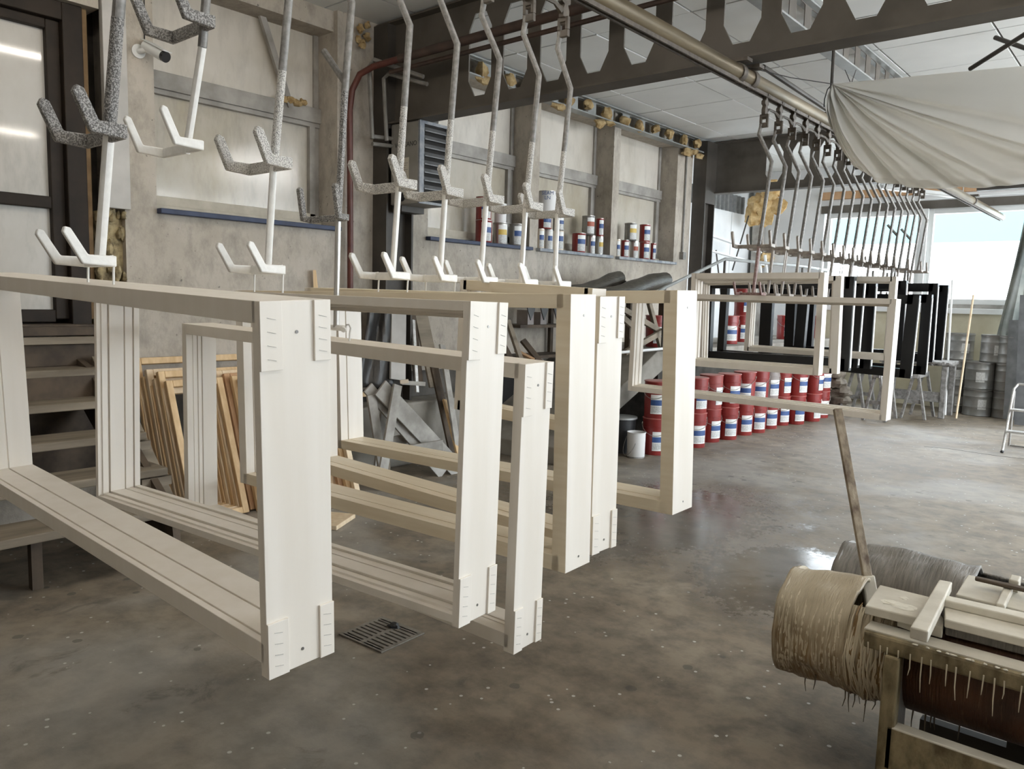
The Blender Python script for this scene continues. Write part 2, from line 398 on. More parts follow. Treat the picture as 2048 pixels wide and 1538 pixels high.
        if bevel:
            md = o.modifiers.new('edge', 'BEVEL'); md.width = bevel; md.segments = 2; md.limit_method = 'ANGLE'
        return o

def empty(name, loc=(0, 0, 0), rot=(0, 0, 0)):
    o = bpy.data.objects.new(name, None); C.objects.link(o); o.empty_display_size = 0.1
    o.location = loc; o.rotation_euler = rot; return o
def tag(o, label=None, cat=None, group=None, kind=None):
    if label: o['label'] = label
    if cat: o['category'] = cat
    if group: o['group'] = group
    if kind: o['kind'] = kind
    return o
def thing(name, label, cat, loc=(0, 0, 0), rot=(0, 0, 0), group=None):
    return tag(empty(name, loc, rot), label, cat, group)
def struct(o, label=None, cat=None):
    return tag(o, label, cat, None, 'structure')
def instance(src, parent=None, loc=None, rot=None, name=None):
    o = src.copy(); C.objects.link(o); o.parent = parent
    if loc is not None: o.location = loc
    if rot is not None: o.rotation_euler = rot
    return o
def copy_tree(src, parent=None):
    o = src.copy(); C.objects.link(o); o.parent = parent
    for ch in list(src.children): copy_tree(ch, o)
    return o
ORD = ['first', 'second', 'third', 'fourth', 'fifth', 'sixth', 'seventh', 'eighth', 'ninth', 'tenth', 'eleventh', 'twelfth', 'thirteenth', 'fourteenth', 'fifteenth', 'sixteenth', 'seventeenth', 'eighteenth']
FONT = None
def text(name, body, size, mtl, M, parent=None, ext=0.0006):
    """flat lettering turned into a mesh, placed by a matrix (local X along the line, Z out of the surface)"""
    cu = bpy.data.curves.new(name, 'FONT'); cu.body = body; cu.size = size; cu.extrude = ext; cu.resolution_u = 2
    tmp = bpy.data.objects.new(name + '_t', cu); C.objects.link(tmp)
    dg = bpy.context.evaluated_depsgraph_get(); me = bpy.data.meshes.new_from_object(tmp.evaluated_get(dg))
    bpy.data.objects.remove(tmp); me.materials.clear(); me.materials.append(MATS[mtl]); me.transform(M)
    o = bpy.data.objects.new(name, me); C.objects.link(o)
    if parent: o.parent = parent
    return o
def frameM(origin, xdir, ydir):
    x = Vector(xdir).normalized(); y = Vector(ydir).normalized(); z = x.cross(y)
    M = Matrix.Identity(4)
    for i in range(3): M[i][0] = x[i]; M[i][1] = y[i]; M[i][2] = z[i]; M[i][3] = origin[i]
    return M

# =================================================================== THE SETTING
WX = -5.42          # face of the left wall
FY = 13.4           # far wall with the big windows
RX = 5.2; BY = -3.2; CZ = 3.78
PX = WX - 0.27      # glazing plane of the left windows

struct(MB().span((-6.3, BY - .3, -0.12), (RX + .3, FY + .3, 0)).build('floor', 'floor_concrete'), 'stained grey concrete workshop floor with paint spots and a wet patch', 'floor')
# left wall in blocks around the openings
wl = struct(empty('wall_left', (WX, 5, 0)), 'pale stained rendered wall with a row of windows', 'wall')
def wpart(a, b, name='wall_block', mtl='wall_render', parent=None):
    q = parent or wl
    o = MB().span([p - t for p, t in zip(a, q.location)], [p - t for p, t in zip(b, q.location)]).build(name, mtl, q); return o
WB = WX - 0.42
wpart((WB, BY, 0), (WX, 0.45, CZ)); wpart((WB, 0.45, 0), (WX, 2.23, 1.12)); wpart((WB, 0.45, 3.26), (WX, 2.23, CZ))
wpart((WB, 2.36, 0.80), (WX, 10.2, 2.02)); wpart((WB, 2.23, 0), (WX - .03, 10.2, 0.80), 'plinth', 'concrete_dark')
wpart((WB, 2.36, 2.02), (WX, 2.575, CZ))
WIN = [(2.575, 4.09), (5.12, 6.62), (6.76, 8.19), (8.335, 9.77)]
for (a, b) in ((4.09, 5.12), (6.62, 6.76), (8.19, 8.335), (9.77, 10.2)):
    wpart((WB, a, 2.02), (WX, b, CZ), 'pier')
for a, b in WIN:
    wpart((WB, a, 3.62), (WX - .05, b, CZ), 'lintel')
wpart((-6.05, BY, 0), (WB - .005, 10.2, CZ), 'light_leak_backing', 'concrete_dark')  # slab added behind the wall to stop outside light leaking through
# windows
for i, (a, b) in enumerate(WIN):
    wn = struct(empty('window_%d' % (i + 1), (PX, a, 2.05)), ['window behind the camera bracket with a long blue sill', 'window beside the wall heater with cans on a blue sill', 'narrow window with the white marked can on its sill', 'window nearest the dark post with small cans on its sill'][i], 'window')
    W_ = b - a
    def wp(nm, p, q, mtl='window_frame', bev=0.004):
        return MB().span(p, q).build(nm, mtl, wn, bevel=bev)
    z = 0.03
    wp('pane', (-.02, .03, z + .08), (-.012, W_ - .06, .86), 'pane_milky', 0)
    wp('upper_panel', (-.02, .02, .93), (-.01, W_ - .03, 1.60), 'panel_milky', 0)
    wp('transom', (-.05, 0, .86), (.05, W_, .98))
    wp('transom_strip', (-.01, .0, .825), (.03, W_ - .0, .862))
    for y0, y1 in ((0, .045), (W_ - .10, W_ - .045)): wp('stile', (-.03, y0, z), (.03, y1, .83))
    wp('stile_post', (-.05, W_ - .045, z), (.015, W_, 1.6)); wp('upper_post', (-.03, 0, .97), (.01, .03, 1.6))
    wp('bottom_rail', (-.03, 0, z), (.03, W_ - .045, z + .085), 'window_beige'); wp('lower_strip', (-.02, 0, z - .03), (.05, W_, z + .020), 'window_beige')
    sl = 'sill_blue' if i < 2 else 'sill_grey'
    MB().span((-.03, -.02 if i else 0, -.035), (.33, W_ - .0, 0.0)).build('sill', sl, wn, bevel=.004)
# slanting batten inside the first upper panel
st = MB().bar(Vector((PX + .05, 3.50, 3.72)), Vector((PX + .05, 3.79, 2.99)), .03, .05).build('diagonal_batten', 'window_frame')
tag(st, 'slanting grey batten across the upper panel of the left window', 'batten')
# glazed door
d1 = struct(empty('door_1', (PX + .12, .45, 1.29)), 'dark brown glazed door at the top of the wooden steps', 'door')
def dp(nm, p, q, mtl='door_brown', bev=.006): return MB().span(p, q).build(nm, mtl, d1, bevel=bev)
dp('frame_post', (-.06, 1.58, -.05), (.10, 1.70, 1.97)); dp('frame_head', (-.06, 0, 1.86), (.10, 1.58, 1.97)); dp('frame_post', (-.06, 0, -.05), (.10, .1, 1.86))
dp('stile', (-.03, 1.50, 0), (.05, 1.58, 1.86)); dp('mid_rail', (-.03, .1, .70), (.05, 1.50, .775)); dp('top_rail', (-.03, .1, 1.80), (.05, 1.50, 1.86))
dp('pane', (-.005, .1, .775), (.005, 1.50, 1.80), 'pane_door', 0); dp('pane', (-.005, .1, .06), (.005, 1.50, .70), 'pane_door', 0)
dp('bottom_rail', (-.03, .1, -.02), (.05, 1.50, .06)); dp('threshold', (-.06, 0, -.08), (.16, 1.70, -.03), 'wood_dark')
dp('packing_strip', (-.05, 1.70, .0), (.08, 1.735, 1.97), 'wood_packing')
# grey cover board and foam-filled broken gap beside the door
o = MB().box((WX + .0, 2.315, 2.90), (.05, .15, 1.76)).build('cover_board', 'board_grey', bevel=.004); tag(o, 'grey upright cover board between glazed door and pale wall', 'board')
g = thing('foam_gap', 'broken wall edge stuffed with yellow foam below the grey cover board', 'foam', (WX - .05, 2.29, 1.12))
mb = MB().span((-.2, -.09, 0), (.0, .07, .88)); mb.build('rubble_core', 'foam_dirty', g)
mb = MB()
for i in range(46):
    mb.lump((random.uniform(-.02, .045), random.uniform(-.085, .065), random.uniform(.02, .90)), (random.uniform(.02, .035), random.uniform(.015, .04), random.uniform(.02, .06)), i, 7, .6)
mb.build('foam_lumps', 'foam_dirty', g, smooth=True)
# masonry bricks showing behind the stairs
for k, (y, z) in enumerate([(yy * .235 + (.1 if zz % 2 else 0), .32 + zz * .085) for zz in range(5) for yy in range(4, 10)]):
    o = MB().box((0, 0, 0), (.05, random.uniform(.19, .215), random.uniform(.058, .068))).build('brick', 'brick_dirty', wl, bevel=.012)
    o.location = (.015 + random.uniform(-.01, .012), y - 5 - .05, z + .40)

# far wall with the two big windows
wf = struct(empty('wall_far', (-1, FY, 0)), 'far end wall with large bright windows', 'wall')
def fpart(a, b, name, mtl): return wpart(a, b, name, mtl, wf)
fpart((-6.3, FY, 0), (-4.66, FY + .25, CZ), 'wall_block', 'plaster_white')
fpart((-4.66, FY, 0), (-.75, FY + .25, 1.46), 'parapet', 'plaster_yellow')
fpart((-4.66, FY, 3.02), (RX, FY + .25, CZ), 'lintel', 'plaster_white'); fpart((-.75, FY, 0), (.1, FY + .25, 3.02), 'wall_block', 'plaster_white'); fpart((.1, FY, 0), (RX, FY + .25, 1.0), 'wall_block', 'plaster_white'); fpart((4.7, FY, 1.0), (RX, FY + .25, 3.02), 'wall_block', 'plaster_white')  # gap at the right is an unseen opening added to light the far floor
fpart((-4.7, FY - .05, 3.02), (-.7, FY, 3.14), 'lintel_board', 'steel_dark')
fpart((-4.7, FY - .07, 3.24), (-.7, FY, 3.36), 'timber_beam', 'timber_orange')
for n, (a, b) in enumerate(((-4.62, -3.16), (-3.08, -.78))):
    wn = struct(empty('window_%d' % (5 + n), (a, FY, 1.58)), ['bright far window behind the hanging rods', 'wide bright far window above the grey drums'][n], 'window'); W_ = b - a
    def fp(nm, p, q): return MB().span(p, q).build(nm, 'pvc_white', wn, bevel=.004)
    fp('jamb', (0, .0, 0), (.07, .09, 1.44)); fp('jamb', (W_ - .07, 0, 0), (W_, .09, 1.44)); fp('head', (.07, 0, 1.36), (W_ - .07, .09, 1.44)); fp('bottom_rail', (.07, 0, 0), (W_ - .07, .09, .08))
    MB().span((-.04, -.10, -.14), (W_ + .04, .06, -.06)).build('sill', 'pvc_white', wn, bevel=.004); MB().span((-.04, -.05, -.06), (W_ + .04, .09, 0)).build('sill_trim', 'window_frame', wn)
MB().span((-3.16 + 1, -.06, 1.44), (-3.08 + 1, .1, 3.02)).build('mullion', 'pvc_white', wf)

# third bay of the left wall: white boarded wall set back behind the dark post, ribbed sheet above
wb = struct(empty('wall_bay', (-5.86, 10.6, 0)), 'white boarded wall of the last bay', 'wall')
for k in range(3):
    MB().span((-.06, .02 + k * .93, 0), (0, .02 + k * .93 + .915, 3.10)).build('panel', 'plaster_white', wb, bevel=.004)
MB().span((-.10, 0, 0), (-.061, 2.8, CZ)).build('backing', 'plaster_white', wb)
for k in range(15):
    MB().prism([(0, 0), (.05, 0), (.07, .035), (.12, .035), (.14, 0), (.15, 0), (.15, -.01), (0, -.01)], lambda y, x, s, k=k: Vector((x + .0, .05 + k * .15 + y, 3.02 + s * .28))).build('rib', 'sheet_metal', wb)
fpost = MB().span((-5.80, 13.18, 0), (-5.66, 13.38, CZ)).build('corner_post', 'wood_grey'); tag(fpost, 'grey upright post in the far left corner', 'post')

# right and back walls (behind and beside the viewer), with unseen openings placed and sized to let daylight in
wr = struct(empty('wall_right', (RX, 5, 0)), 'unseen right wall with two openings sized for the light', 'wall')
for a, b in (((RX, BY, 0), (RX + .25, 1.0, CZ)), ((RX, 1.0, 0), (RX + .25, 3.0, 1.25)), ((RX, 1.0, 2.55), (RX + .25, 3.0, CZ)), ((RX, 3.0, 0), (RX + .25, 5.8, CZ)), ((RX, 5.8, 0), (RX + .25, 12.8, .5)), ((RX, 5.8, 3.5), (RX + .25, 12.8, CZ)), ((RX, 12.8, 0), (RX + .25, FY + .25, CZ))):
    wpart(a, b, 'wall_block', 'plaster_white', wr)
wk = struct(empty('wall_back', (0, BY, 0)), 'back wall of the workshop', 'wall')
wpart((-6.3, BY - .25, 0), (RX + .25, BY, CZ), 'wall_block', 'wall_render', wk)

# ceiling: slab with separate white tiles below it
ce = struct(empty('ceiling', (0, 5, CZ)), 'white tiled ceiling between steel beams', 'ceiling')
MB().span((-6.5, BY - 5.5, .035), (RX + .3, FY - 4.7, .12)).build('slab', 'concrete_dark', ce)
TS = .90; tm = {}
for j in range(19):
    for i in range(13):
        key = random.randrange(3)
        if key not in tm:
            o = MB().box((0, 0, 0), (TS - .018, TS - .018, .022)).build('ceiling_tile', 'ceiling_tile', ce); tm[key] = o
        else:
            o = instance(tm[key], ce)
        o.location = (-5.86 + .45 + i * TS - (.45 if j % 2 else 0) * 0, BY - 5 + .45 + j * TS, random.uniform(.010, .014))
        o.rotation_euler = (random.uniform(-.002, .002), random.uniform(-.002, .002), 0)

# outside: neighbour building and yard
MB_ = MB().span((-30, FY + 1.0, -.4), (40, 60, -.2)).build('yard', 'street'); struct(MB_, 'pale yard outside the far windows', 'ground')
nb = thing('neighbour_building', 'turquoise and white building outside the far windows', 'building', (-4, 24, -.2))
MB().span((-14, 0, 0), (16, 4, 3.5)).build('lower_wall', 'facade_white', nb)
for k in range(10): MB().span((-14 + k * 3, .02 if k % 2 else 0, 3.5), (-14 + k * 3 + 3.0, 4, 5.2)).build('upper_panel', 'facade_turquoise', nb)

# =================================================================== STEEL
def castellated(name, label, axis, pos, lo, hi, z0, z1, start, per, hw, hb, fl, th, mtl='steel_dark', solid_to=None, hc=None, flm=None):
    """steel beam with a row of six/eight-sided openings; axis 0 runs along X, 1 along Y"""
    base = (0, pos, z0) if axis == 0 else (pos, 0, z0)
    t = thing(name, label, 'beam', base)
    H = z1 - z0; zm = H / 2; hc = hc or hb * 1.9
    def fn(u, zz, s):
        q = (s - .5) * th
        return Vector((u, q, zz)) if axis == 0 else Vector((q, u, zz))
    if start > lo:
        MB().prism([(lo, 0), (start, 0), (start, H), (lo, H)], fn).build('end_plate', mtl, t)
    u = start; k = 0
    while u < hi - .01:
        a = u; b = u + hw; e = min(u + per, hi); ins = hw * .27
        lowp = [(a, 0), (e, 0), (e, zm), (b, zm), (b, hc), (b - ins, hb), (a + ins, hb), (a, hc), (a, zm)]
        if e < b + .01: break
        lowp = [p for i, p in enumerate(lowp)]
        MB().prism([(a, 0), (e, 0), (e, zm), (b, zm), (b, hc), (b - ins, hb), (a + ins, hb), (a, hc)], fn).prism([(a, H), (e, H), (e, zm), (b, zm), (b, H - hc), (b - ins, H - hb), (a + ins, H - hb), (a, H - hc)], fn).build('web_cell', mtl, t)
        u += per; k += 1
    for zz in (0, H):
        if axis == 0: MB().span((lo, -fl / 2, zz - .012), (hi, fl / 2, zz + .002)).build('flange', flm or mtl, t)
        else: MB().span((-fl / 2, lo, zz - .012), (fl / 2, hi, zz + .002)).build('flange', flm or mtl, t)
    return t
B1Y = 4.56
s1 = 4.56 / 4.43
castellated('castellated_beam', 'dark brown steel beam with large openings crossing above the near frames', 0, B1Y, WX + .02, RX, 2.945, 3.76, -4.26 * s1, .344 * s1, .228 * s1, .10, .17, .012, hc=.22)
castellated('castellated_beam', 'dark steel beam with openings above the far pails', 0, 10.62, -5.40, RX, 3.07, 3.77, -4.53, .36, .235, .10, .17, .012, hc=.21)
castellated('roof_purlin', 'pale steel purlin with openings running away under the ceiling', 1, -2.36, 4.7, FY, 3.54, 3.765, 4.7, .30, .17, .015, .11, .006, 'steel_dark', hc=.02, flm='steel_light')
castellated('roof_purlin', 'pale steel purlin under the ceiling behind the plastic sheet', 1, 1.0, 4.7, FY, 3.54, 3.765, 4.7, .30, .17, .015, .11, .006, 'steel_dark', hc=.02, flm='steel_light')
wpur = castellated('wall_purlin', 'grey steel purlin with yellow foam along the top of the window wall', 1, WX + .07, 4.8, 10.5, 3.60, 3.765, 4.8, .36, .20, .015, .12, .006, 'steel_light', hc=.02)
for k in range(15):
    MB().lump((.03 + random.uniform(-.01, .02), 5.0 + k * .36 + random.uniform(-.06, .06), random.uniform(.05, .10)), (.055, random.uniform(.055, .085), random.uniform(.05, .075)), k, 9, .5).build('foam_lump', 'foam_yellow', wpur, smooth=True)
for k, (y, z) in enumerate(((6.95, -.03), (7.75, -.06), (7.95, -.02), (9.85, -.07), (10.05, -.02), (10.2, -.06), (5.75, -.02))):
    MB().lump((.02, y, z), (.05, random.uniform(.08, .14), random.uniform(.03, .06)), k + 40, 9, .6).build('foam_drip', 'foam_yellow', wpur, smooth=True)
# H columns carrying the beams
for n, (y, lab) in enumerate(((4.62, 'dark steel column behind the wall heater'), (10.42, 'dark steel column beside the last small window'))):
    t = thing('steel_column', lab, 'column', (WX + .08, y, 0))
    MB().span((-.10, -.155, 0), (.10, -.135, 3.75)).build('flange', 'steel_column', t); MB().span((-.10, .135, 0), (.10, .155, 3.75)).build('flange', 'steel_column', t)
    MB().span((-.01, -.135, 0), (.01, .135, 3.75)).build('web', 'steel_column', t); MB().span((.08, -.135, 2.9), (.10, .135, 3.75)).build('cap_plate', 'steel_column', t)
nw = MB()
for k in range(7): nw.lump((WX + .05 + random.uniform(-.03, .03), 4.30 + random.uniform(-.10, .06), 3.72 - k * .03), (.025, .03, .03), k + 60, 8, .6)
tag(nw.build('foam_clump', 'foam_yellow', smooth=True), 'yellow foam clump in the corner above the red pipe', 'foam')
nw = MB()
for k in range(6): nw.lump((PX + .04, 3.46 + k * .05 + random.uniform(-.02, .02), 3.68 + random.uniform(-.03, .03)), (.035, .05, .045), k + 80, 8, .6)
tag(nw.build('foam_clump', 'foam_yellow', smooth=True), 'orange foam clump at the top of the left window', 'foam')
nw = MB()
for k in range(4): nw.lump((PX + .06, 3.72 + k * .06, 3.035 + random.uniform(-.008, .012)), (.035, .045, .026), k + 90, 8, .6)
tag(nw.build('foam_clump', 'foam_yellow', smooth=True), 'small yellow foam bead on the transom of the left window', 'foam')

# conveyor rail (pipe with a slotted track below) and its clamps
KS = 1.08 / 1.13            # hanger geometry scale about the lens, measured
RAILX = -2.2 * KS; RZ = 1.5 + (2.905 - 1.5) * KS
rl = thing('conveyor_rail', 'brown tubular overhead conveyor rail running the length of the hall', 'rail', (RAILX, 0, RZ))
MB().tube([(0, .2, 0), (0, 13.3, 0)], .046, 16).build('pipe', 'rail_brass', rl, smooth=True)
MB().span((-.022, .2, -.060), (-.012, 13.3, -.038)).span((.012, .2, -.060), (.022, 13.3, -.038)).build('track_lip', 'trolley_dark', rl)
for y in (4.45, 4.62, 6.02, 7.6, 9.4, 11.2):
    MB().tube([(0, y - .025, 0), (0, y + .025, 0)], .055, 14).box((0, y, .065), (.14, .07, .02)).build('clamp', 'trolley_dark', rl, smooth=True)
for y in (6.02, 9.4): MB().tube([(0, y, .05), (-.01, y, CZ - RZ - .0)], .012, 6).build('drop_rod', 'steel_column', rl)
o = MB().tube([(RAILX + .02, 4.75, RZ + .10), (RAILX + .01, 5.95, RZ + .075)], .016, 8).build('brace_rod', 'steel_column'); tag(o, 'dark brace rod lying along the conveyor rail', 'rod')

# red pipe rising by the column and crossing below the beam, with thin grey pipes
px_ = WX + .07; py_ = 4.20
rp = MB().tube([(px_, 4.17, .35), (px_, 4.17, 1.9), (px_, 4.16, 3.0), (px_ + .02, 4.17, 3.16), (px_ + .08, 4.20, 3.28), (px_ + .2, 4.24, 3.33), (px_ + .5, 4.26, 3.345)], .026, 10)
o = rp.build('red_pipe', 'pipe_red', smooth=True); tag(o, 'dark red pipe rising up the wall beside the steel column', 'pipe')
o = MB().tube([(px_ + .5, 4.26, 3.345), (-3.3, 4.26, 3.36), (-1.5, 4.26, 3.38)], .034, 10).tube([(px_ + .3, 4.33, 3.29), (-3.3, 4.33, 3.30), (-2.0, 4.33, 3.31)], .018, 8).build('brown_pipe_pair', 'pipe_brown', smooth=True); tag(o, 'brown pipe pair running under the steel beam', 'pipe')
o = MB().tube([(px_ + .12, 4.30, 2.78), (px_ + .10, 4.28, 3.36), (px_ + .16, 4.28, 3.40), (px_ + .62, 4.40, 3.22)], .017, 8).tube([(px_ + .16, 4.42, 2.78), (px_ + .14, 4.40, 3.28), (px_ + .2, 4.40, 3.31), (px_ + .6, 4.46, 3.18)], .017, 8).tube([(px_ + .12, 4.30, 2.80), (px_ + .15, 4.9, 2.84)], .017, 8).tube([(px_ + .12, 4.30, 2.74), (px_ + .15, 4.9, 2.78)], .017, 8).build('heater_pipes', 'pipe_grey', smooth=True); tag(o, 'thin grey pipes bent around to the wall heater', 'pipe')
o = MB().tube([(WX + .02, 9.98, 2.20), (WX + .02, 9.98, 3.55)], .012, 8).box((WX + .03, 9.98, 2.15), (.06, .08, .10)).build('conduit', 'pipe_grey', smooth=True); tag(o, 'grey cable conduit ending in a switch box by the dark post', 'conduit')

# fluorescent fittings: out-of-view tube lamps for brightness, then the strip light
for k, (lx, ly) in enumerate(LAMPS):
    t = thing('unseen_tube_lamp', '%s unseen ceiling tube lamp placed to light the workshop, counted from the viewer' % ORD[k], 'lamp', (lx, ly, 3.50))
    MB().span((-.05, -.72, .045), (.05, .72, .085)).build('housing', 'pvc_white', t); MB().tube([(0, -.68, .02), (0, .68, .02)], .016, 8).build('tube', 'tube_glow' if k < 6 else 'tube_fill_far', t)
    MB().span((-.01, -.01, .085), (.01, .01, CZ - 3.50 + .01)).build('drop_rod', 'steel_light', t)
t = thing('strip_light', 'unlit white strip light hanging slanted before the far windows', 'lamp', (-2.6, 11.0, 2.98))
a = at(1762, 374, 1, 11.0) - t.location; b_ = at(1925, 393, 1, 11.6) - t.location
MB().bar(a, b_, .11, .05).build('housing', 'pvc_white', t, bevel=.01); MB().tube([a + Vector((0, 0, .02)), a + Vector((0, 0, .75))], .006, 6).tube([b_ + Vector((0, 0, .02)), b_ + Vector((0, 0, .80))], .006, 6).build('hanger_rod', 'steel_light', t)
o = MB().bar(at(1838, 398, 1, 12.9), at(2048, 383, 1, 12.9) + Vector((.8, 0, 0)), .02, .03).build('ceiling_conduit', 'pvc_white'); tag(o, 'thin white conduit above the far windows', 'conduit')
o = MB().bar(at(1955, 378, 1, 12.4), at(2120, 366, 1, 12.4), .12, .06).build('dark_fitting', 'steel_column'); tag(o, 'dark light fitting under the ceiling beyond the plastic sheet', 'lamp')
for k, (x0, y0, x1, y1, lab) in enumerate(((1990, 75, 2060, 100, 'short dark rod crossing near the ceiling at right'), (1940, 138, 2060, 62, 'long dark rod slanting down behind the sheet'))):
    p = at(x0, y0, 2, 3.74 - .3 * k); q = at(x1, y1, 2, 3.55)
    tag(MB().tube([p, q], .018, 8).build('brace_rod', 'steel_column', smooth=True), lab, 'rod')
# wires seen against the ceiling
p = at(1490, 133, 0, RAILX); q = at(1664, 168, 1, 5.4)
tag(MB().tube([p, p.lerp(q, .5) - Vector((0, 0, .012)), q], .003, 5).build('tie_wire', 'black_rubber'), 'thin wire from conveyor rail to the corner of the plastic sheet', 'wire')
for k, (x0, x1) in enumerate(((1690, 1700), (1712, 1704))):
    p = at(x0, 140, 1, 5.9); tag(MB().tube([p, at(x1, 163, 1, 5.45)], .003, 5).build('tie_wire', 'black_rubber'), ['left', 'right'][k] + ' strand of the wire holding the sheet edge to the purlin', 'wire')

# =================================================================== HANGING WINDOW FRAMES
def rotm(e): return Euler([math.radians(a) for a in e]).to_matrix()
def seg_poly(D, T, segs):
    """cross-section (v across the depth, t thickness): segs = (v0, v1, t) fractions on the inner side"""
    p = [(0, 0)]
    for a, b, t in segs: p += [(a * D, t * T), (b * D, t * T)]
    p.append((D, 0)); return p
PLAIN = [(0, 1, 1)]
G1 = [(0, .10, 1), (.10, .13, .86), (.13, .50, 1), (.50, .53, .82), (.53, 1, 1)]
G2 = [(0, .10, .55), (.10, .24, .72), (.24, .27, .5), (.27, .62, .86), (.62, .65, .62), (.65, .84, .86), (.84, .86, .7), (.86, 1, 1.0)]
G3 = [(0, .20, 1), (.20, .23, .80), (.23, .36, .9), (.36, .39, .74), (.39, .50, .9), (.50, .53, .74), (.53, 1, .94)]
G4 = [(0, .30, 1), (.30, .34, .85), (.34, 1, 1)]
SASH = [(0, .25, .72), (.25, .65, .86), (.65, 1, 1)]
def window_frame(name, label, P, rot, W, H, D, tj, tr, segs=PLAIN, mtl='frame_white', tb=None, horn=0.0, pads=True, hooks=None, rmtl=None, mid=None, cat='window frame', group=None, screws=True):
    tb = tb or tr; rmtl = rmtl or mtl
    t = thing(name, label, cat, P, [math.radians(a) for a in rot], group)
    pj = seg_poly(D, tj, segs); pt = seg_poly(D, tr, segs); pb = seg_poly(D, tb, segs)
    bv = .0012
    nj = MB().prism(pj, lambda v, q, s: Vector((-q, v, -H * s))).build('jamb', [mtl, 'frame_white'] if mtl == 'frame_cream' else mtl, t, bevel=bv)
    if mtl == 'frame_cream':      # the outer end face takes the white material, other faces stay cream
        for pl in nj.data.polygons: pl.material_index = 1 if pl.normal.x > .9 else 0
    MB().prism(pj, lambda v, q, s: Vector((-W + q, v, -H * s))).build('jamb', 'frame_white' if mtl == 'frame_cream' else mtl, t, bevel=bv)
    MB().prism(pt, lambda v, q, s: Vector((-tj * .5 - (W - tj) * s, v, -q))).build('top_rail', rmtl, t, bevel=bv)
    MB().prism(pb, lambda v, q, s: Vector((-tj * .5 - (W - tj) * s, v, -H + horn + q))).build('bottom_rail', rmtl, t, bevel=bv)
    if mid:
        for m_ in mid: MB().prism(pb, lambda v, q, s: Vector((-tj - (W - 2 * tj) * s, v, -m_ + q))).build('cross_rail', rmtl, t, bevel=bv)
    if pads:
        for (v0, v1, z0, z1) in ((0, .30, 0, -.175 * H), (.76, 1, 0, -.16 * H), (0, .30, -.845 * H, -H), (.78, 1, -.845 * H, -H)):
            MB().span((0, v0 * D, z0), (.0055, v1 * D, z1)).build('spacer_pad', mtl, t, bevel=.0008)
    if pads:
        mb = MB()
        for (v, z0, z1) in ((.15, -.02, -.165 * H), (.88, -.02, -.15 * H), (.15, -.86 * H, -.985 * H), (.89, -.86 * H, -.985 * H)):
            for k in range(4):
                z = z0 + (z1 - z0) * (k + .5) / 4; mb.bar((.0058, v * D - .009, z + .002), (.0058, v * D + .009, z - .002), .0015, .0008)
        tag(mb.build('staples', 'groove_dark', t), None, None, None, 'stuff')
    if screws:
        for (v, z) in ((.52, -.06), (.52, -H + .035)):
            MB().tube([(-.002, v * D, z), (.0012, v * D, z)], .0035, 8).build('screw', 'tin_dark', t)
    if hooks:
        iv = (Matrix.Translation(P) @ rotm(rot).to_4x4()).inverted()
        for (a, b) in hooks:     # a on the hanger bar, b on the top rail
            a = Vector(a); b = Vector(b); l = []
            for p in (a + Vector((-.012, 0, .002)), a + Vector((-.010, 0, .012)), a + Vector((.004, 0, .013)), a + Vector((.012, 0, .002)), a.lerp(b, .35) + Vector((.006, 0, 0)), b, b - Vector((0, 0, .012))):
                l.append(iv @ p)
            MB().tube(l, .0032, 6).build('hook', 'wire', t, smooth=True)
    return t
K = 1.028
def KP(x, y, z, k=K): return Vector((x * k, y * k, 1.5 + (z - 1.5) * k))
HY = [y * KS for y in (.8904, 1.1357, 1.3956, 1.6532, 1.9097, 2.1504, 2.3843, 2.6442, 2.8849)]
def KZ(z): return 1.5 + (z - 1.5) * KS
def KX(x): return x * KS
def top_point(P, rot, x, D, hy):
    """point on the top face of a frame at world x, mid depth"""
    R = rotm(rot); d0 = R @ Vector((-1, 0, 0)); yf = (P + d0 * ((x - P.x) / d0.x)).y
    o = P + R @ Vector((0, min(max(hy - yf, .018), D - .018), 0)); d = R @ Vector((-1, 0, 0))
    return o + d * ((x - o.x) / d.x)
LOWZ = KZ(1.568)
FR = [
 ('large white window frame hanging nearest the viewer', (-1.244, .767, 1.483), (2.15, 1.78, -.37), 1.717, .721, .151, .022, .042, G1, .044, .027, 0),
 ('white window frame with stepped mouldings hanging second in the row', (-1.235, 1.298, 1.491), (-.87, .58, 5.49), 1.653, .773, .148, .030, .044, G2, .040, .008, 2),
 ('lower-hung white window frame, third in the row', (-1.243, 1.51, 1.336), (.51, 1.35, 2.42), 1.617, .769, .124, .030, .040, G3, .040, .012, 3),
 ('cream window frame with a plain white end and no spacer pads, fourth in the row', (-1.258, 1.72, 1.515), (.69, -.45, 1.72), 1.618, .781, .125, .049, .041, G4, .046, 0, 4),
 ('white window frame with pads, close behind the cream fourth frame', (-1.279, 1.884, 1.511), (1.1, .39, -2.25), 1.519, .772, .125, .045, .041, G4, .046, 0, 5),
 ('cream window frame hanging over the wet floor, last of the near row', (-1.181, 2.164, 1.537), (.97, -1.16, -.19), 1.739, .706, .129, .052, .045, G4, .044, 0, 7),
]
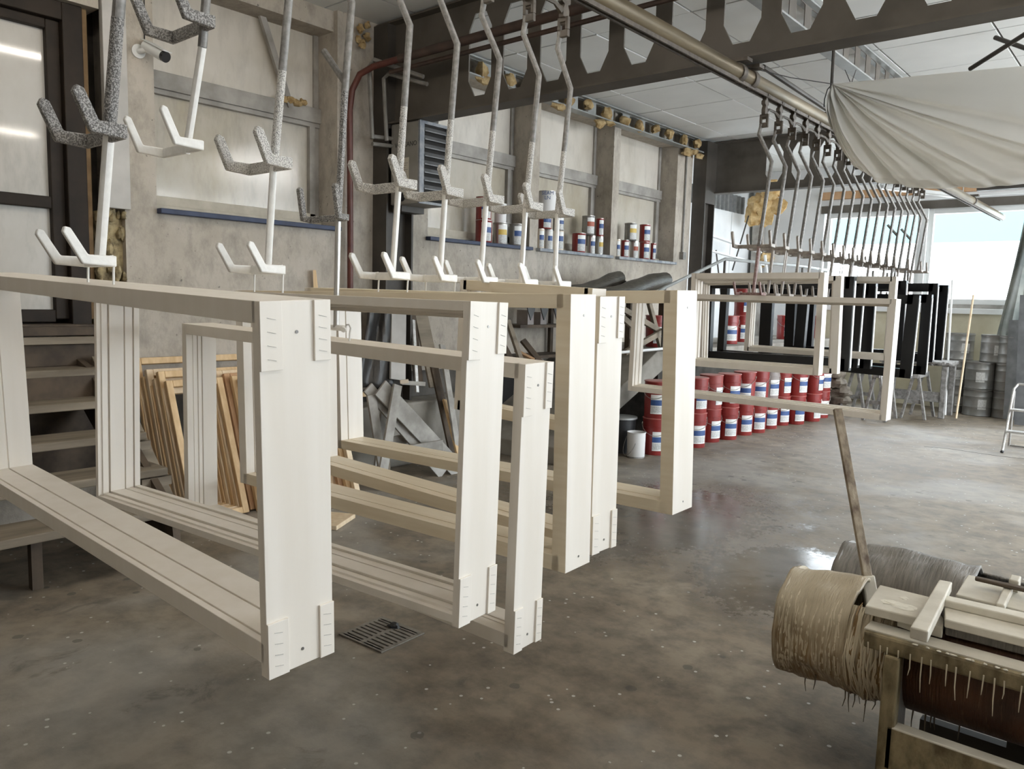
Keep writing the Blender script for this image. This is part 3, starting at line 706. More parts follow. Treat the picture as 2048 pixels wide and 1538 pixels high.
for i, (lab, p, rot, W_, H_, D_, tj, tr, sg, tb, horn, hk) in enumerate(FR):
    kk = 1.12 if i == 5 else K
    P = KP(*p, kk); W_, H_, D_ = W_ * kk, H_ * kk, D_ * kk
    zbar = LOWZ if hk != 3 else KZ(1.384)
    hx = [KX(-2.205 - .085), KX(-2.205 + .075)]
    hooks = [(Vector((x, HY[hk], zbar)), top_point(P, rot, x + .006, D_, HY[hk])) for x in hx]
    cream = i in (3, 5)
    t = window_frame('window_frame', lab, P, rot, W_, H_, D_, tj, tr, sg, 'frame_cream' if i in (3, 5) else 'frame_white', tb, horn, not cream, hooks, 'frame_cream' if i in (3, 4, 5) else None, group='white window frames on the near hangers')
# small frame hidden among them
Y9 = 2.235; tl = at(920, 573, 1, Y9); bl = at(896, 828, 1, Y9); tr9 = at(1185, 583, 1, Y9)
ang = math.degrees(math.atan2(tl.x - bl.x, tl.z - bl.z))
window_frame('window_frame', 'small cream window frame half hidden behind the fourth and fifth frames', Vector((tr9.x, Y9, tl.z)), (0, ang * .4, 0), tr9.x - tl.x, (tl - bl).length, .085, .035, .038, G4, 'frame_cream', .04, 0, False,
             [(Vector((KX(-2.205 - .085), HY[6], LOWZ)), Vector((KX(-2.205 - .08), HY[6], tl.z))), (Vector((KX(-2.205 + .075), HY[6], LOWZ)), Vector((KX(-2.205 + .08), HY[6], tl.z)))], group='white window frames on the near hangers')
# far white frames
P7 = KP(-1.204, 4.679, 1.551, 1.03)
window_frame('window_frame', 'wide low white window frame in front of the red pails', P7, (-.71, .31, -.12), 1.693 * 1.03, .682 * 1.03, .095 * 1.03, .05, .045, SASH, 'frame_white', .05, 0, False,
             [(Vector((x, 5.083 * KS, LOWZ)), Vector((x, 5.083 * KS, P7.z + .005))) for x in (-2.19, -2.03)], screws=False, group='white window frames on the far hangers')
P8 = KP(-1.619, 4.724, 1.698, 1.069)
FH = [(5.083 + .2425 * i) * KS for i in range(18)]
UPZ = KZ(1.885)
def wires(Y, z): return [(Vector((x, Y, UPZ)), Vector((x, Y, z))) for x in (KX(-2.185 - .10), KX(-2.185 + .08))]
window_frame('hanging_casement', 'white sash frame hanging high with dark frames seen through it', P8, (.2, -.32, -.18),   .863 * 1.069, .611 * 1.069, .073 * 1.069, .052, .055, SASH, 'frame_white', .06, 0, False, wires(FH[1], P8.z), screws=False, cat='casement', group='white window frames on the far hangers')
def far_frame(label, Y, tr_, br, xl, D, tj, mtl, tt=None, name='hanging_casement', group=None, mid=None):
    a = at(tr_[0], tr_[1], 1, Y); b = at(br[0], br[1], 1, Y); l = at(xl, tr_[1] - 6, 1, Y)
    ry = math.degrees(math.atan2(a.x - b.x, a.z - b.z))
    t = window_frame(name, label, a, (0, ry, 0), a.x - l.x, (a - b).length, D, tj, tt or tj, SASH if mtl != 'frame_black' else PLAIN, mtl, None, 0, False, wires(Y + D / 2, a.z + .01), screws=False, cat='casement', group=group, mid=mid)
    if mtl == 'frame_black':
        MB().span((0, .2 * D, -.03), (.003, .75 * D, -(a - b).length + .02)).build('lit_edge_strip', 'pvc_white', t)  # pale strip put in for light caught along the glossy end face
    return t
gw = 'white window frames on the far hangers'; gb = 'black sash frames on the far hangers'
far_frame('narrow white sash frame just behind the high white one', FH[3] - .028, (1683, 551), (1674, 748), 1396, .06, .075, 'frame_white', .05, group=gw)
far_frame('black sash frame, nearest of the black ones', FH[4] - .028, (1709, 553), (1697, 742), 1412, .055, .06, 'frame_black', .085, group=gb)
far_frame('white sash frame with the black ones seen through its opening', FH[5] - .028, (1793, 553), (1779, 722), 1497, .06, .055, 'frame_white', .05, group=gw)
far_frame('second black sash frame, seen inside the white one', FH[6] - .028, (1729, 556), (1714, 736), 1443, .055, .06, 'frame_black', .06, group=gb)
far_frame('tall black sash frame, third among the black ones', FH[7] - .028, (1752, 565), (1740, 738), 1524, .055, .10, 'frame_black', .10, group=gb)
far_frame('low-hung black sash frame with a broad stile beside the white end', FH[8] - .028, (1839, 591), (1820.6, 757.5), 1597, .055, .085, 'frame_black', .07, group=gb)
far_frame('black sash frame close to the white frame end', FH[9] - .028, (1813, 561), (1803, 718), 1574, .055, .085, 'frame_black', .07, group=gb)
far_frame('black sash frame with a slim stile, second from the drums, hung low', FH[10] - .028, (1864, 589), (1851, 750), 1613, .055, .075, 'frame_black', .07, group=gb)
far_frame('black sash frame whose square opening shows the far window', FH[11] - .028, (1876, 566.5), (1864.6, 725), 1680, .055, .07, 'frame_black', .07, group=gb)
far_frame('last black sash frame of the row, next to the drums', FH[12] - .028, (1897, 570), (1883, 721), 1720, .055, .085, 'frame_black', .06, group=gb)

# =================================================================== HANGERS ON THE CONVEYOR
def fork(parent, xr, z, mtl, left=.14, right=.09, arm=.07, tip=(-.105, .08), s=KS, sec=(.020, .012), name='fork'):
    """cross bar along X with two prongs that run towards -Y and bend upward; local to the hanger"""
    L = left * s; Rr = right * s
    f = MB().span((xr - L, -.006, z - sec[0] / 2), (xr + Rr, .006, z + sec[0] / 2)).build('cross_bar', mtl, parent, bevel=.003)
    for x in (xr - L + .006, xr + Rr - .006):
        a = Vector((x, .006, z)); e = Vector((x, -arm * s, z + .002)); q = Vector((x, tip[0] * s, z + tip[1] * s))
        pts = [a, e, q]
        poly = []
        h = sec[0] / 2
        d1_ = (e - a).normalized(); d2_ = (q - e).normalized()
        n1 = Vector((0, -d1_.z, d1_.y)); n2 = Vector((0, -d2_.z, d2_.y)); nm = (n1 + n2).normalized()
        up = [a + n1 * h, e + nm * h, q + n2 * h * .8, q + d2_ * h * .7]; dn = [q - n2 * h * .8, e - nm * h, a - n1 * h]
        MB().prism([(p.y, p.z) for p in up + dn], lambda v, w_, s_, x=x: Vector((x + (s_ - .5) * sec[1] * 1.2, v, w_))).build('prong', mtl, f, bevel=.0035)
    return f
def trolley(parent):
    zt = RZ - .052; zc = KZ(2.69)
    MB().tube([(-.016, -.018, zt + .004), (-.016, .018, zt + .004)], .012, 8).build('wheel', 'trolley_dark', parent)
    MB().tube([(.016, -.018, zt + .004), (.016, .018, zt + .004)], .012, 8).build('wheel', 'trolley_dark', parent)
    poly = [(-.010, zt), (.010, zt), (.014, zt - .018), (.030, zt - .030), (.030, zt - .048), (.012, zt - .056), (.022, zc + .075), (.020, zc + .045), (-.020, zc + .045), (-.022, zc + .075), (-.012, zt - .056), (-.030, zt - .048), (-.030, zt - .030), (-.014, zt - .018)]
    MB().prism(poly, lambda a, b_, s: Vector(((s - .5) * .026, a, b_))).build('bracket', 'trolley_dark', parent, bevel=.003)
    cl = MB().span((-.028, -.009, zc - .034), (.028, .009, zc - .004)).span((-.028, -.009, zc - .004), (-.013, .009, zc + .036)).span((.013, -.009, zc - .004), (.028, .009, zc + .036)).span((-.028, -.009, zc + .028), (.028, .009, zc + .048)).build('clevis', 'trolley_dark', parent, bevel=.003)
    MB().tube([(-.022, 0, zc + .022), (.022, 0, zc + .022)], .006, 6).build('pin', 'trolley_dark', cl)
def lx(x): return KX(x) - RAILX
def hanger(label, Y, up='hanger_speckled', lo='hanger_white', kind='std', top='hanger_plain', r=.0105, group='hangers on the overhead conveyor', lower=True, seed=0, bx=-2.132, ux=-2.185):
    t = thing('hook_hanger', label, 'hanger', (RAILX, Y, 0), group=group)
    trolley(t)
    pts = [(lx(-2.215), 0, KZ(2.68)), (lx(-2.23 if bx < -2.06 else -2.12), 0, KZ(2.615)), (lx(bx), 0, KZ(2.43))]
    mid = (lx(bx + (ux - bx) * .495), 0, KZ(2.16))
    zu = KZ(1.885); xu = lx(ux); xl = lx(-2.205)
    MB().tube(pts + [mid], r, 9).build('upper_rod', top, t, smooth=True)
    if kind == 'std':
        MB().tube([mid, (xu, 0, zu)], [r, r * 1.12], 9).build('middle_rod', up, t, smooth=True)
        fork(t, xu, zu, up, sec=(.034, .016))
        if lower:
            MB().tube([(xu, 0, zu), (xl, 0, LOWZ)], r * .92, 9).build('lower_rod', lo, t, smooth=True)
            fork(t, xl, LOWZ, lo, left=.10, right=.09, tip=(-.112, .072), sec=(.027, .012))
    elif kind == 'short':
        zu2 = KZ(2.215); z2 = KZ(1.90)
        MB().tube([mid, (lx(-2.205), 0, z2 - .012)], r * .9, 9).build('lower_rod', lo, t, smooth=True)
        fork(t, lx(-2.135), zu2, up, sec=(.032, .015)); fork(t, lx(-2.205), z2, lo, sec=(.026, .012))
    elif kind == 'stub':
        zu2 = KZ(1.752)
        MB().tube([mid, (lx(-2.187), 0, zu2)], r * .95, 9).build('middle_rod', up, t, smooth=True)
        MB().tube([(lx(-2.151), 0, KZ(2.187)), (lx(-2.25), -.01, KZ(2.30))], r * .9, 8).build('stub', top, t, smooth=True)
        fork(t, lx(-2.187), zu2, up, left=.16, right=.05, arm=.03, tip=(-.045, .10), sec=(.022, .016))
        if lower:
            zl = KZ(1.384)
            MB().tube([(lx(-2.187), 0, zu2), (lx(-2.197), 0, zl)], r * .8, 9).build('lower_rod', 'tin', t, smooth=True)
            MB().tube([(lx(-2.197) - .085, 0, zl), (lx(-2.197) + .045, 0, zl), (lx(-2.197) + .05, -.01, zl - .005)], r * .8, 8).build('cross_bar', lo, t, smooth=True)
    elif kind == 'flat':
        MB().tube([mid, (xu, 0, zu)], r, 8).build('middle_rod', up, t, smooth=True)
        fork(t, xu, zu, 'hanger_beige', left=.16, right=.11, arm=.055, tip=(-.085, .090), sec=(.024, .013))
        if lower:
            MB().tube([(xu, 0, zu), (xl, 0, LOWZ)], r * .9, 8).build('lower_rod', lo, t, smooth=True)
            fork(t, xl, LOWZ, lo, left=.10, right=.09, tip=(-.105, .075), sec=(.020, .011))
    return t
near = ['thick grey speckled hanger nearest the viewer holding the first white frame', 'short hanger with two white forks in front of the camera bracket', 'dark grey hanger with a speckled fork in front of the left window',
        'grey hanger with a side stub and bare metal lower rod', 'bent hanger with crusted fork in front of the wall heater', 'bent hanger just right of the heater grille',
        'bent hanger in front of the blue sill cans', 'bent hanger whose fork touches the white marked can', 'last near hanger, hung below the visible trolley']
for i, y in enumerate(HY):
    kind = {1: 'short', 3: 'stub'}.get(i, 'std')
    hanger(near[i], y, up={0: 'hanger_grey', 1: 'hanger_grey', 3: 'hanger_grey'}.get(i, 'hanger_speckled'), kind=kind, r=.0145 if i < 1 else .0118, bx=[-1.985, -2.05, -2.068, -2.118, -2.125, -2.132, -2.128, -2.137, -2.150][i], ux=[-2.125, -2.16, -2.168, -2.187, -2.176, -2.183, -2.184, -2.191, -2.201][i])
for i, y in enumerate(FH):
    kind = 'stub' if i in (13, 15) else 'flat'
    lab = 'red-stained hanger, first of the far group' if i == 0 else '%s hanger of the far group counted from the red one' % ORD[i]
    hanger(lab, y, up='hanger_plain', lo='hanger_red' if i == 0 else 'hanger_beige', kind=kind, r=.0125, lower=(i < 4 or i % 2 == 0) and kind == 'flat')
ch = thing('conveyor_chain', 'dark chain linking the hanger trolleys below the rail', 'chain', (RAILX, 0, KZ(2.775)))
for L in (HY, FH):
    for a, b in zip(L[:-1], L[1:]):
        MB().tube([(0, a + .02, -.01), (0, a * .7 + b * .3, .008), (0, a * .3 + b * .7, .008), (0, b - .02, -.01)], [.016, .008, .008, .016], 6).build('link', 'trolley_dark', ch, smooth=True)

# =================================================================== PLASTIC DUST SHEET
tl_ = at(1665, 168, 1, 5.4)
EDGE = [at(x, y, 1, Y_) for x, y, Y_ in ((2420, 100, 6.1), (2420, 230, 5.6), (2400, 355, 5.2), (2240, 362, 5.15), (2048, 367, 5.1), (1960, 374, 5.1), (1880, 377, 5.1), (1810, 373, 5.12), (1755, 361, 5.15), (1722, 342, 5.2), (1704, 318, 5.25), (1692, 285, 5.3), (1683, 245, 5.33))]
def edge(q):
    f = q * (len(EDGE) - 1); i = min(int(f), len(EDGE) - 2); f -= i
    p0, p1, p2, p3_ = EDGE[max(i - 1, 0)], EDGE[i], EDGE[i + 1], EDGE[min(i + 2, len(EDGE) - 1)]
    return .5 * ((2 * p1) + (p2 - p0) * f + (2 * p0 - 5 * p1 + 4 * p2 - p3_) * f * f + (3 * p1 - p0 - 3 * p2 + p3_) * f ** 3)
def sheet(u, v):
    # u runs round the free edge, v from the tied corner out to it: folds fan out of the corner
    e = edge(u); p = tl_.lerp(e, v)
    fw = math.exp(-v * 1.1) * min(1, v * 9)
    fold = fw * (.042 * math.sin(u * 46 + .8 * math.sin(u * 9)) + .024 * math.sin(u * 83 + 1.3) + .012 * math.sin(u * 140)) * (.35 + .65 * min(1, u * 2.2)) * (.5 + v)
    fold += .018 * noise.noise(Vector((u * 6, v * 5, 0))) + .010 * noise.noise(Vector((p.x * 9, p.z * 9, 3))) * v
    bag = .30 * math.sin(v * math.pi) * (.4 + .6 * min(1, u * 2))
    crease = .012 * math.sin(v * 60 + u * 12) * max(0, v - .78) * 4
    return p + Vector((0, -bag * .6 + fold * 1.5 + crease, -bag * .12 + fold * .4))
o = MB().surf(sheet, 260, 60).build('plastic_sheet', 'plastic_sheet', smooth=True)
o.data.polygons.foreach_set('use_smooth', [True] * len(o.data.polygons))
md = o.modifiers.new('thickness', 'SOLIDIFY'); md.thickness = .0015
tag(o, 'creased translucent plastic sheet gathered at a tied corner under the ceiling', 'plastic sheet')
o = MB().tube([tl_, tl_ + Vector((-.03, 0, -.03)), tl_ + Vector((-.045, 0, -.09)), tl_ + Vector((-.045, 0, -.14))], .004, 6).build('cord_end', 'black_rubber'); tag(o, 'black cord end dangling at the tied corner of the sheet', 'cord')

# =================================================================== WALL FITTINGS
# heater box with slatted grille
hy0 = 4.50; hx0 = WX + .19; hx1 = hx0 + .36
hz0, hz1 = 2.26, 2.93
ht = thing('wall_heater', 'grey wall heater box with a black slatted grille', 'heater', (hx0, hy0, hz0))
Dx = hx1 - hx0; Lh = .33; Hh = hz1 - hz0
MB().span((0, 0, 0), (Dx - .02, Lh, Hh)).build('case', 'heater_case', ht, bevel=.012)
MB().span((Dx - .02, 0, 0), (Dx, .05, Hh)).span((Dx - .02, Lh - .02, 0), (Dx, Lh, Hh)).span((Dx - .02, .05, Hh - .025), (Dx, Lh - .02, Hh)).span((Dx - .02, .05, 0), (Dx, Lh - .02, .02)).build('grille_frame', 'sill_grey', ht)
MB().span((Dx - .03, .05, .02), (Dx - .018, Lh - .02, Hh - .025)).build('grille_back', 'dark_void', ht)
for k in range(9):
    z = .05 + k * (Hh - .07) / 9
    MB().prism([(-.015, .05), (.035, .012), (.035, .002), (-.015, .040)], lambda a, b_, s, z=z: Vector((Dx - .012 + a * .6, .05 + s * (Lh - .07), z + b_ * .9))).build('slat', 'heater_louver', ht)
text('lettering', 'VOLCANO', .056, 'ink', frameM((.052, -.0012, Hh - .20), (1, 0, 0), (0, 0, 1)), ht)
pp = MB().span((.10, -.003, .16), (.23, 0, .38)).build('sticker', 'paper', ht)
for k in range(9): MB().span((.112, -.0036, .19 + k * .018), (.19 + .03 * ((k * 7) % 3) / 2, -.003, .194 + k * .018)).build('print_line', 'window_frame', pp)
MB().tube([(.15, -.03, .06), (.15, 0, .06)], .035, 14).build('pipe_socket', 'black_rubber', ht)
MB().tube([(.05, .05, Hh), (.06, .06, Hh + .05), (.12, .12, Hh + .07), (.26, .3, Hh + .03)], .02, 8).build('pipe_elbow', 'pipe_grey', ht, smooth=True)
MB().span((-.02, .04, -.05), (.10, .30, 0)).build('bracket', 'steel_column', ht)
# fire sign
s_ = at(803, 459, 0, WX); sg = thing('fire_sign', 'small red safety sign with white flame marks below the heater', 'sign', (WX + .002, s_.y - .05, s_.z))
MB().span((0, -.045, -.115), (.004, .055, .115)).build('plate', 'sign_cream', sg); MB().span((.004, -.037, -.105), (.0055, .047, .105)).build('field', 'sign_red', sg)
for k in range(3):
    y = -.022 + k * .018
    MB().prism([(y, -.06), (y + .010, -.07), (y + .022, -.02), (y + .016, .02), (y + .020, .045), (y + .006, .02), (y + .010, -.02)], lambda a, b_, s: Vector((.0055 + s * .0008, a, b_))).build('flame', 'label_white', sg)
# security camera
c0 = at(276, 103, 0, WX); cc = thing('security_camera', 'white bullet security camera on the pale wall', 'camera', c0)
MB().tube([(0, 0, 0), (.012, 0, 0)], .045, 20).build('base_plate', 'pvc_white', cc, smooth=True)
MB().tube([(.01, 0, 0), (.05, .01, .0), (.07, .03, .01)], .018, 10).build('arm', 'pvc_white', cc, smooth=True)
MB().tube([(.045, .03, .035), (.20, .075, -.045)], .036, 18).build('body', 'pvc_white', cc, smooth=True)
MB().tube([(.20, .075, -.045), (.222, .081, -.056)], .035, 18).build('lens', 'glass_dark', cc, smooth=True)
MB().bar((.04, .03, .074), (.235, .085, -.022), .07, .006).build('sun_hood', 'pvc_white', cc)
o = MB().tube([at(289, 92, 0, WX + .01), at(289, 60, 0, WX + .006), at(288, -20, 0, WX + .006)], .004, 6).build('camera_cable', 'black_rubber'); tag(o, 'black cable running up from the security camera', 'cable')

# =================================================================== STEPS TO THE DOOR
st = thing('staircase', 'worn wooden steps leading up to the brown glazed door', 'stairs', (-4.1, 1.4, 0))
for i in range(5):
    z = .31 + .172 * i; xf = -.256 * i
    o = MB().span((xf - .29, -1.0, z - .045), (xf, .70 + (.0 if i else .02), z)).build('tread', 'wood_old', st, bevel=.006)
    if i >= 3: MB().span((xf - .27, -1.0, z), (xf - .25, .68, z + .13)).build('riser', 'wood_dark', st)
for y in (.60, -.55):
    MB().prism([(.02, 0), (-.12, 0), (-1.28, .80), (-1.28, 1.05), (-1.10, 1.0), (-.03, .27)], lambda a, b_, s, y=y: Vector((a, y + s * .04, b_))).build('stringer', 'wood_dark', st)
MB().bar((-1.18, .715, 1.05), (-.18, .715, .12), .035, .11, up=(0, 1, 0)).build('side_board', 'wood_old', st, bevel=.004)
for k, (x, y) in enumerate(((-.10, -.05), (-.14, -.75), (-.35, .55))): MB().span((x - .05, y - .02, 0), (x, y + .03, .265)).build('support_leg', 'wood_dark', st)
for k, (x, z) in enumerate(((-.30, .40), (-.55, .57))): MB().span((x - .06, .55, z - .02), (x + .04, .72, z + .03)).build('cleat', 'wood_old', st)
for k, (z0, z1, x) in enumerate(((1.0, 1.14, -1.25), (1.14, 1.19, -1.20), (1.19, 1.25, -1.27))):
    MB().span((x - .05, -1.0, z0), (x, .72, z1 - .004)).build('sill_board', 'wood_dark' if k != 1 else 'wood_old', st, bevel=.004)
MB().span((-1.27, -1.0, .30), (-1.24, .70, 1.0)).build('back_boards', 'wood_dark', st)

# =================================================================== RAW WOOD SASHES LEANING AT THE WALL
def sash(label, xb, xt, y0, w_, h_, group, mtl='wood_raw', b_=.045, th=.038, rz=0.0, cross=None):
    z = math.sqrt(max(.01, h_ * h_ - (xt - xb) ** 2)); tilt = math.atan2(xt - xb, z)
    t = thing('raw_casement', label, 'casement', (xb, y0, 0.002), (0, tilt, rz), group)
    for nm, p, q in (('stile', (0, 0, 0), (th, b_, h_)), ('stile', (0, w_ - b_, 0), (th, w_, h_)), ('rail', (0, b_, 0), (th, w_ - b_, b_)), ('rail', (0, b_, h_ - b_), (th, w_ - b_, h_))):
        MB().span(p, q).build(nm, mtl, t, bevel=.005)
    for c_ in cross or ():
        MB().span((.006, b_, h_ * c_), (th - .006, w_ - b_, h_ * c_ + b_ * .8)).build('glazing_bar', mtl, t, bevel=.004)
    return t
sash('tall raw wood sash leaning at the back beside the steps', -5.10, -5.385, 2.36, .95, 1.06, 'raw sashes by the steps')
for k in range(8):
    sash('%s raw wood sash of the leaning stack beside the steps' % ORD[k], -5.04 + k * .046, -5.34 + k * .042, 2.37 + .006 * k, .40, .90 + .05 * (k % 3), 'raw sashes by the steps', 'wood_raw' if k % 2 else 'wood_raw_pale')
for k in range(8):
    sash('%s raw wood sash of the stack behind the third frame' % ORD[k], -4.88 + k * .062, -5.22 + k * .066, 2.80 + .022 * k, .60, 1.00 - .015 * k, 'raw sashes behind the white frames', ['wood_raw', 'wood_raw_pale', 'timber_orange'][k % 3], cross=(.5,) if k < 2 else None)
o = MB().box((0, 0, 0), (.42, .30, .03)).build('floor_offcut_panel', 'wood_raw_pale', bevel=.004); o.location = (-4.22, 3.02, .017); o.rotation_euler = (0, 0, .5); tag(o, 'pale raw wood panel lying flat on the floor', 'panel')

# =================================================================== CONCRETE LEDGE AND SCRAP TIMBER BY THE WALL
o = MB().span((WX - .01, 3.75, 0), (WX + .30, 5.55, .56)).build('concrete_ledge', 'concrete_mid', bevel=.02); tag(o, 'low dark concrete ledge along the wall behind the scrap timber', 'ledge')
def plank(label, p0, p1, X0, X1, w_=.09, th=.022, mtl='wood_grey', name='scrap_plank', up=(1, 0, 0), foot=False):
    a = at(p0[0], p0[1], 0, X0); b_ = at(p1[0], p1[1], 0, X1)
    if foot and b_.z > .01: b_ = a + (b_ - a) * ((a.z - .012) / (a.z - b_.z))
    o = MB().bar(a, b_, w_, th, up=up).build(name, mtl, bevel=.003); tag(o, label, 'plank', 'scrap timber by the wall'); return o
plank('widest grey plank slanting down to the right in the scrap pile', (760, 775), (882, 905), -4.72, -4.62, .15, foot=True)
plank('grey plank slanting behind the widest one', (735, 775), (800, 850), -4.80, -4.72, .10, foot=True)
plank('grey plank leaning left in the scrap pile', (742, 790), (760, 905), -4.76, -4.70, .085, foot=True)
plank('grey plank crossing in front, leaning right', (795, 770), (772, 905), -4.66, -4.60, .085, foot=True)
plank('thin grey plank behind the crossing pair', (768, 815), (758, 900), -4.90, -4.90, .06, foot=True)
plank('grey plank lying nearly level low in the pile', (775, 885), (850, 868), -4.82, -4.72, .08)
plank('pale grey plank lying at the foot of the pile', (800, 905), (885, 890), -4.60, -4.50, .09)
plank('short light plank across the top of the pile', (803, 765), (850, 768), -4.86, -4.80, .035)
plank('pinkish short batten end on the pile', (800, 764), (817, 762), -4.74, -4.70, .03, mtl='sign_cream')
plank('wide grey upright board at the back of the pile', (797, 600), (795, 760), -5.21, -5.08, .17, mtl='board_grey')
plank('dark upright board beside the grey one', (820, 610), (838, 770), -5.37, -5.17, .10, mtl='wood_dark')
plank('brown rough board leaning on the wall', (838, 612), (872, 775), -5.38, -5.10, .16, mtl='wood_old')
plank('narrow grey profile leaning between the boards', (826, 640), (834, 785), -5.28, -5.08, .035, mtl='alu')
plank('black board leaning right of the pile', (862, 705), (900, 880), -5.20, -4.90, .09, foot=True, mtl='wood_dark')
plank('pale board leaning at the right end of the pile', (884, 690), (905, 830), -5.15, -4.85, .07, foot=True, mtl='wood_grey')
plank('yellow raw batten standing at the right end of the pile', (890, 800), (915, 900), -5.0, -4.7, .06, foot=True, mtl='wood_raw')
plank('yellow raw batten on the ledge left of the pile', (700, 790), (740, 788), -5.25, -5.22, .04, mtl='wood_raw')
plank('dark raw batten on the ledge left of the pile', (700, 776), (738, 774), -5.25, -5.22, .04, mtl='wood_old')
plank('stub of wood standing on the floor below the pile', (775, 925), (778, 968), -4.60, -4.60, .035, foot=True, mtl='wood_old')
o = MB().prism([(626, 540), (632, 540), (640, 610), (628, 610)], lambda a, b_, s: at(a, b_, 0, WX + .03 + s * .02)).build('thin_batten', 'wood_raw'); tag(o, 'thin raw batten tip leaning on the wall left of the red pipe', 'batten')
# dark plastic wrapped board
def wrap(u, v):
    p = at(738 + 42 * u - 22 * v * (1 - u) + 8 * v * u, 610 + 165 * v, 0, WX + .22 + .10 * v + .03 * math.sin(u * 9 + v * 3))
    return p
o = MB().surf(wrap, 12, 16).build('plastic_wrap', 'tarp_black', smooth=True, thick=.01); tag(o, 'dark plastic sheet hanging over boards behind the scrap pile', 'plastic sheet')
# dark odds and ends right of the pile, seen between the frames
for k, (p0, p1, wd, mtl, lab) in enumerate((((1015, 640), (1045, 730), .06, 'wood_old', 'old timber offcut sticking up behind the small frame'), ((1045, 680), (1085, 730), .07, 'wood_dark', 'dark timber offcut slanting behind the small frame'), ((1030, 700), (1068, 720), .03, 'timber_orange', 'orange timber offcut behind the small frame'), ((1068, 705), (1095, 735), .025, 'label_white', 'white plastic profile end behind the small frame'), ((1000, 680), (1030, 735), .08, 'wood_dark', 'dark board offcut behind the third frame'))):
    o = plank(lab, p0, p1, -5.0, -4.8, wd, .03, mtl)
sh = thing('dark_shelf', 'dark shelf rack with draped rags on the wall behind the frames', 'shelf', (WX + .02, 6.1, .86))
for z in (.02, .34): MB().span((0, 0, z), (.32, .9, z + .03)).build('board', 'wood_dark', sh)
for y in (.02, .84): MB().span((.02, y, 0), (.06, y + .05, .55)).build('upright', 'wood_dark', sh)
for k in range(3): MB().prism([(0, 0), (.16, 0), (.15, -.10), (.09, -.20), (.05, -.12)], lambda a, b_, s, k=k: Vector((.33 + s * .012, .05 + k * .22 + a, .62 + b_))).build('rag', 'tarp_black', sh)
MB().span((.1, .2, .37), (.25, .3, .52)).build('jar', 'pail_grey', sh); MB().span((.1, .45, .37), (.22, .56, .50)).build('jar', 'pail_grey', sh)

# =================================================================== RAMP, LANDING, HANDRAIL
rm = thing('concrete_ramp', 'rough concrete ramp rising behind the red pails', 'ramp', (-4.8, 5.6, 0))
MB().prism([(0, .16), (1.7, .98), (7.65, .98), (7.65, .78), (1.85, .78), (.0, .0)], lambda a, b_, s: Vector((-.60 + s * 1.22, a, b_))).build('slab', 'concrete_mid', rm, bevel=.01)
MB().span((-.60, 2.2, 0), (.35, 4.6, .78)).build('support_wall', 'concrete_dark', rm); MB().span((-.6, 0.05, 0), (-.5, 2.2, .7)).build('shade_sheet', 'dark_void', rm)  # near-black rear sheet stands in for the shade under the slab
hr = thing('handrail', 'grey pipe handrail above the ramp', 'handrail', (-4.3, 8, .98))
pts = [Vector((-4.28, 7.0, 1.45)), at(1330, 575, 0, -4.28), at(1450, 518, 0, -4.28), at(1605, 533, 0, -4.28), at(1690, 546, 0, -4.28)]
MB().tube([p - hr.location for p in pts], .02, 8).build('top_rail', 'steel_light', hr, smooth=True)
for p in pts[1:4]: MB().tube([p - hr.location, Vector((p.x, p.y, .98)) - hr.location], .016, 8).build('post', 'steel_column', hr, smooth=True)
a = at(1240, 705, 0, -4.15); b_ = at(1330, 697, 0, -4.15)
o = MB().tube([a, b_, b_ + Vector((0, .6, 0))], .015, 8).build('white_rod', 'pvc_white', smooth=True); tag(o, 'thin white rod lying on the ramp trestle', 'rod')
# crossed wooden trestle
tr_ = thing('wood_trestle', 'crossed old wooden trestle standing on the ramp', 'trestle', (-4.5, 7.4, .9))
for k, (p0, p1) in enumerate((((1298, 605), (1328, 720)), ((1240, 615), (1330, 668)), ((1250, 705), (1330, 660)), ((1225, 618), (1262, 650)))):
    MB().bar(at(p0[0], p0[1], 0, -4.45 + .05 * k) - tr_.location, at(p1[0], p1[1], 0, -4.45 + .05 * k) - tr_.location, .06, .04, up=(1, 0, 0)).build(['leg', 'brace', 'brace', 'leg'][k], 'wood_old', tr_, bevel=.004)
rs_ = thing('roll_stand', 'rough timber stand carrying the black wrapped rolls', 'stand', (-4.8, 7.3, .98))
for y in (0, .7):
    for x in (-.12, .25): MB().span((x - .03, y - .03, -.1 if y else -.2), (x + .03, y + .03, .52)).build('leg', 'wood_dark', rs_)
    MB().span((-.22, y - .035, .52), (.36, y + .035, .58)).build('cross_beam', 'wood_dark', rs_)
# black plastic rolls laid on top
def roll(label, p0, p1, X0, X1, r, seed):
    a = at(p0[0], p0[1], 0, X0); b_ = at(p1[0], p1[1], 0, X1); d = b_ - a; t = thing('wrapped_roll', label, 'roll', a, group='plastic-wrapped rolls')
    n = 14; pts = []; rs = []
    for i in range(n + 1):
        q = i / n; pts.append(d * q + Vector((0, 0, .02 * math.sin(q * 7 + seed)))); rs.append(r * (.55 + .5 * math.sin(min(1, q * 1.25 + .1) * math.pi * .62)) * (1 + .06 * math.sin(q * 23 + seed)))
    o = MB().tube(pts, rs, 14).build('body', 'roll_brown', t, smooth=True)
    mb = MB()
    for k in range(7): mb.lump(d * (1.0) + Vector((random.uniform(-.05, .05), random.uniform(-.03, .05), random.uniform(-.06, .05))), (.045, .05, .03), k + seed * 9, 8, .7)
    mb.build('ragged_end', 'tarp_black', t, smooth=True)
    return t
roll('black plastic-wrapped roll on the left', (1105, 598), (1238, 560), -4.75, -4.85, .085, 1)
roll('black plastic-wrapped roll on the right behind the cream frame', (1170, 600), (1330, 562), -4.55, -4.70, .095, 2)

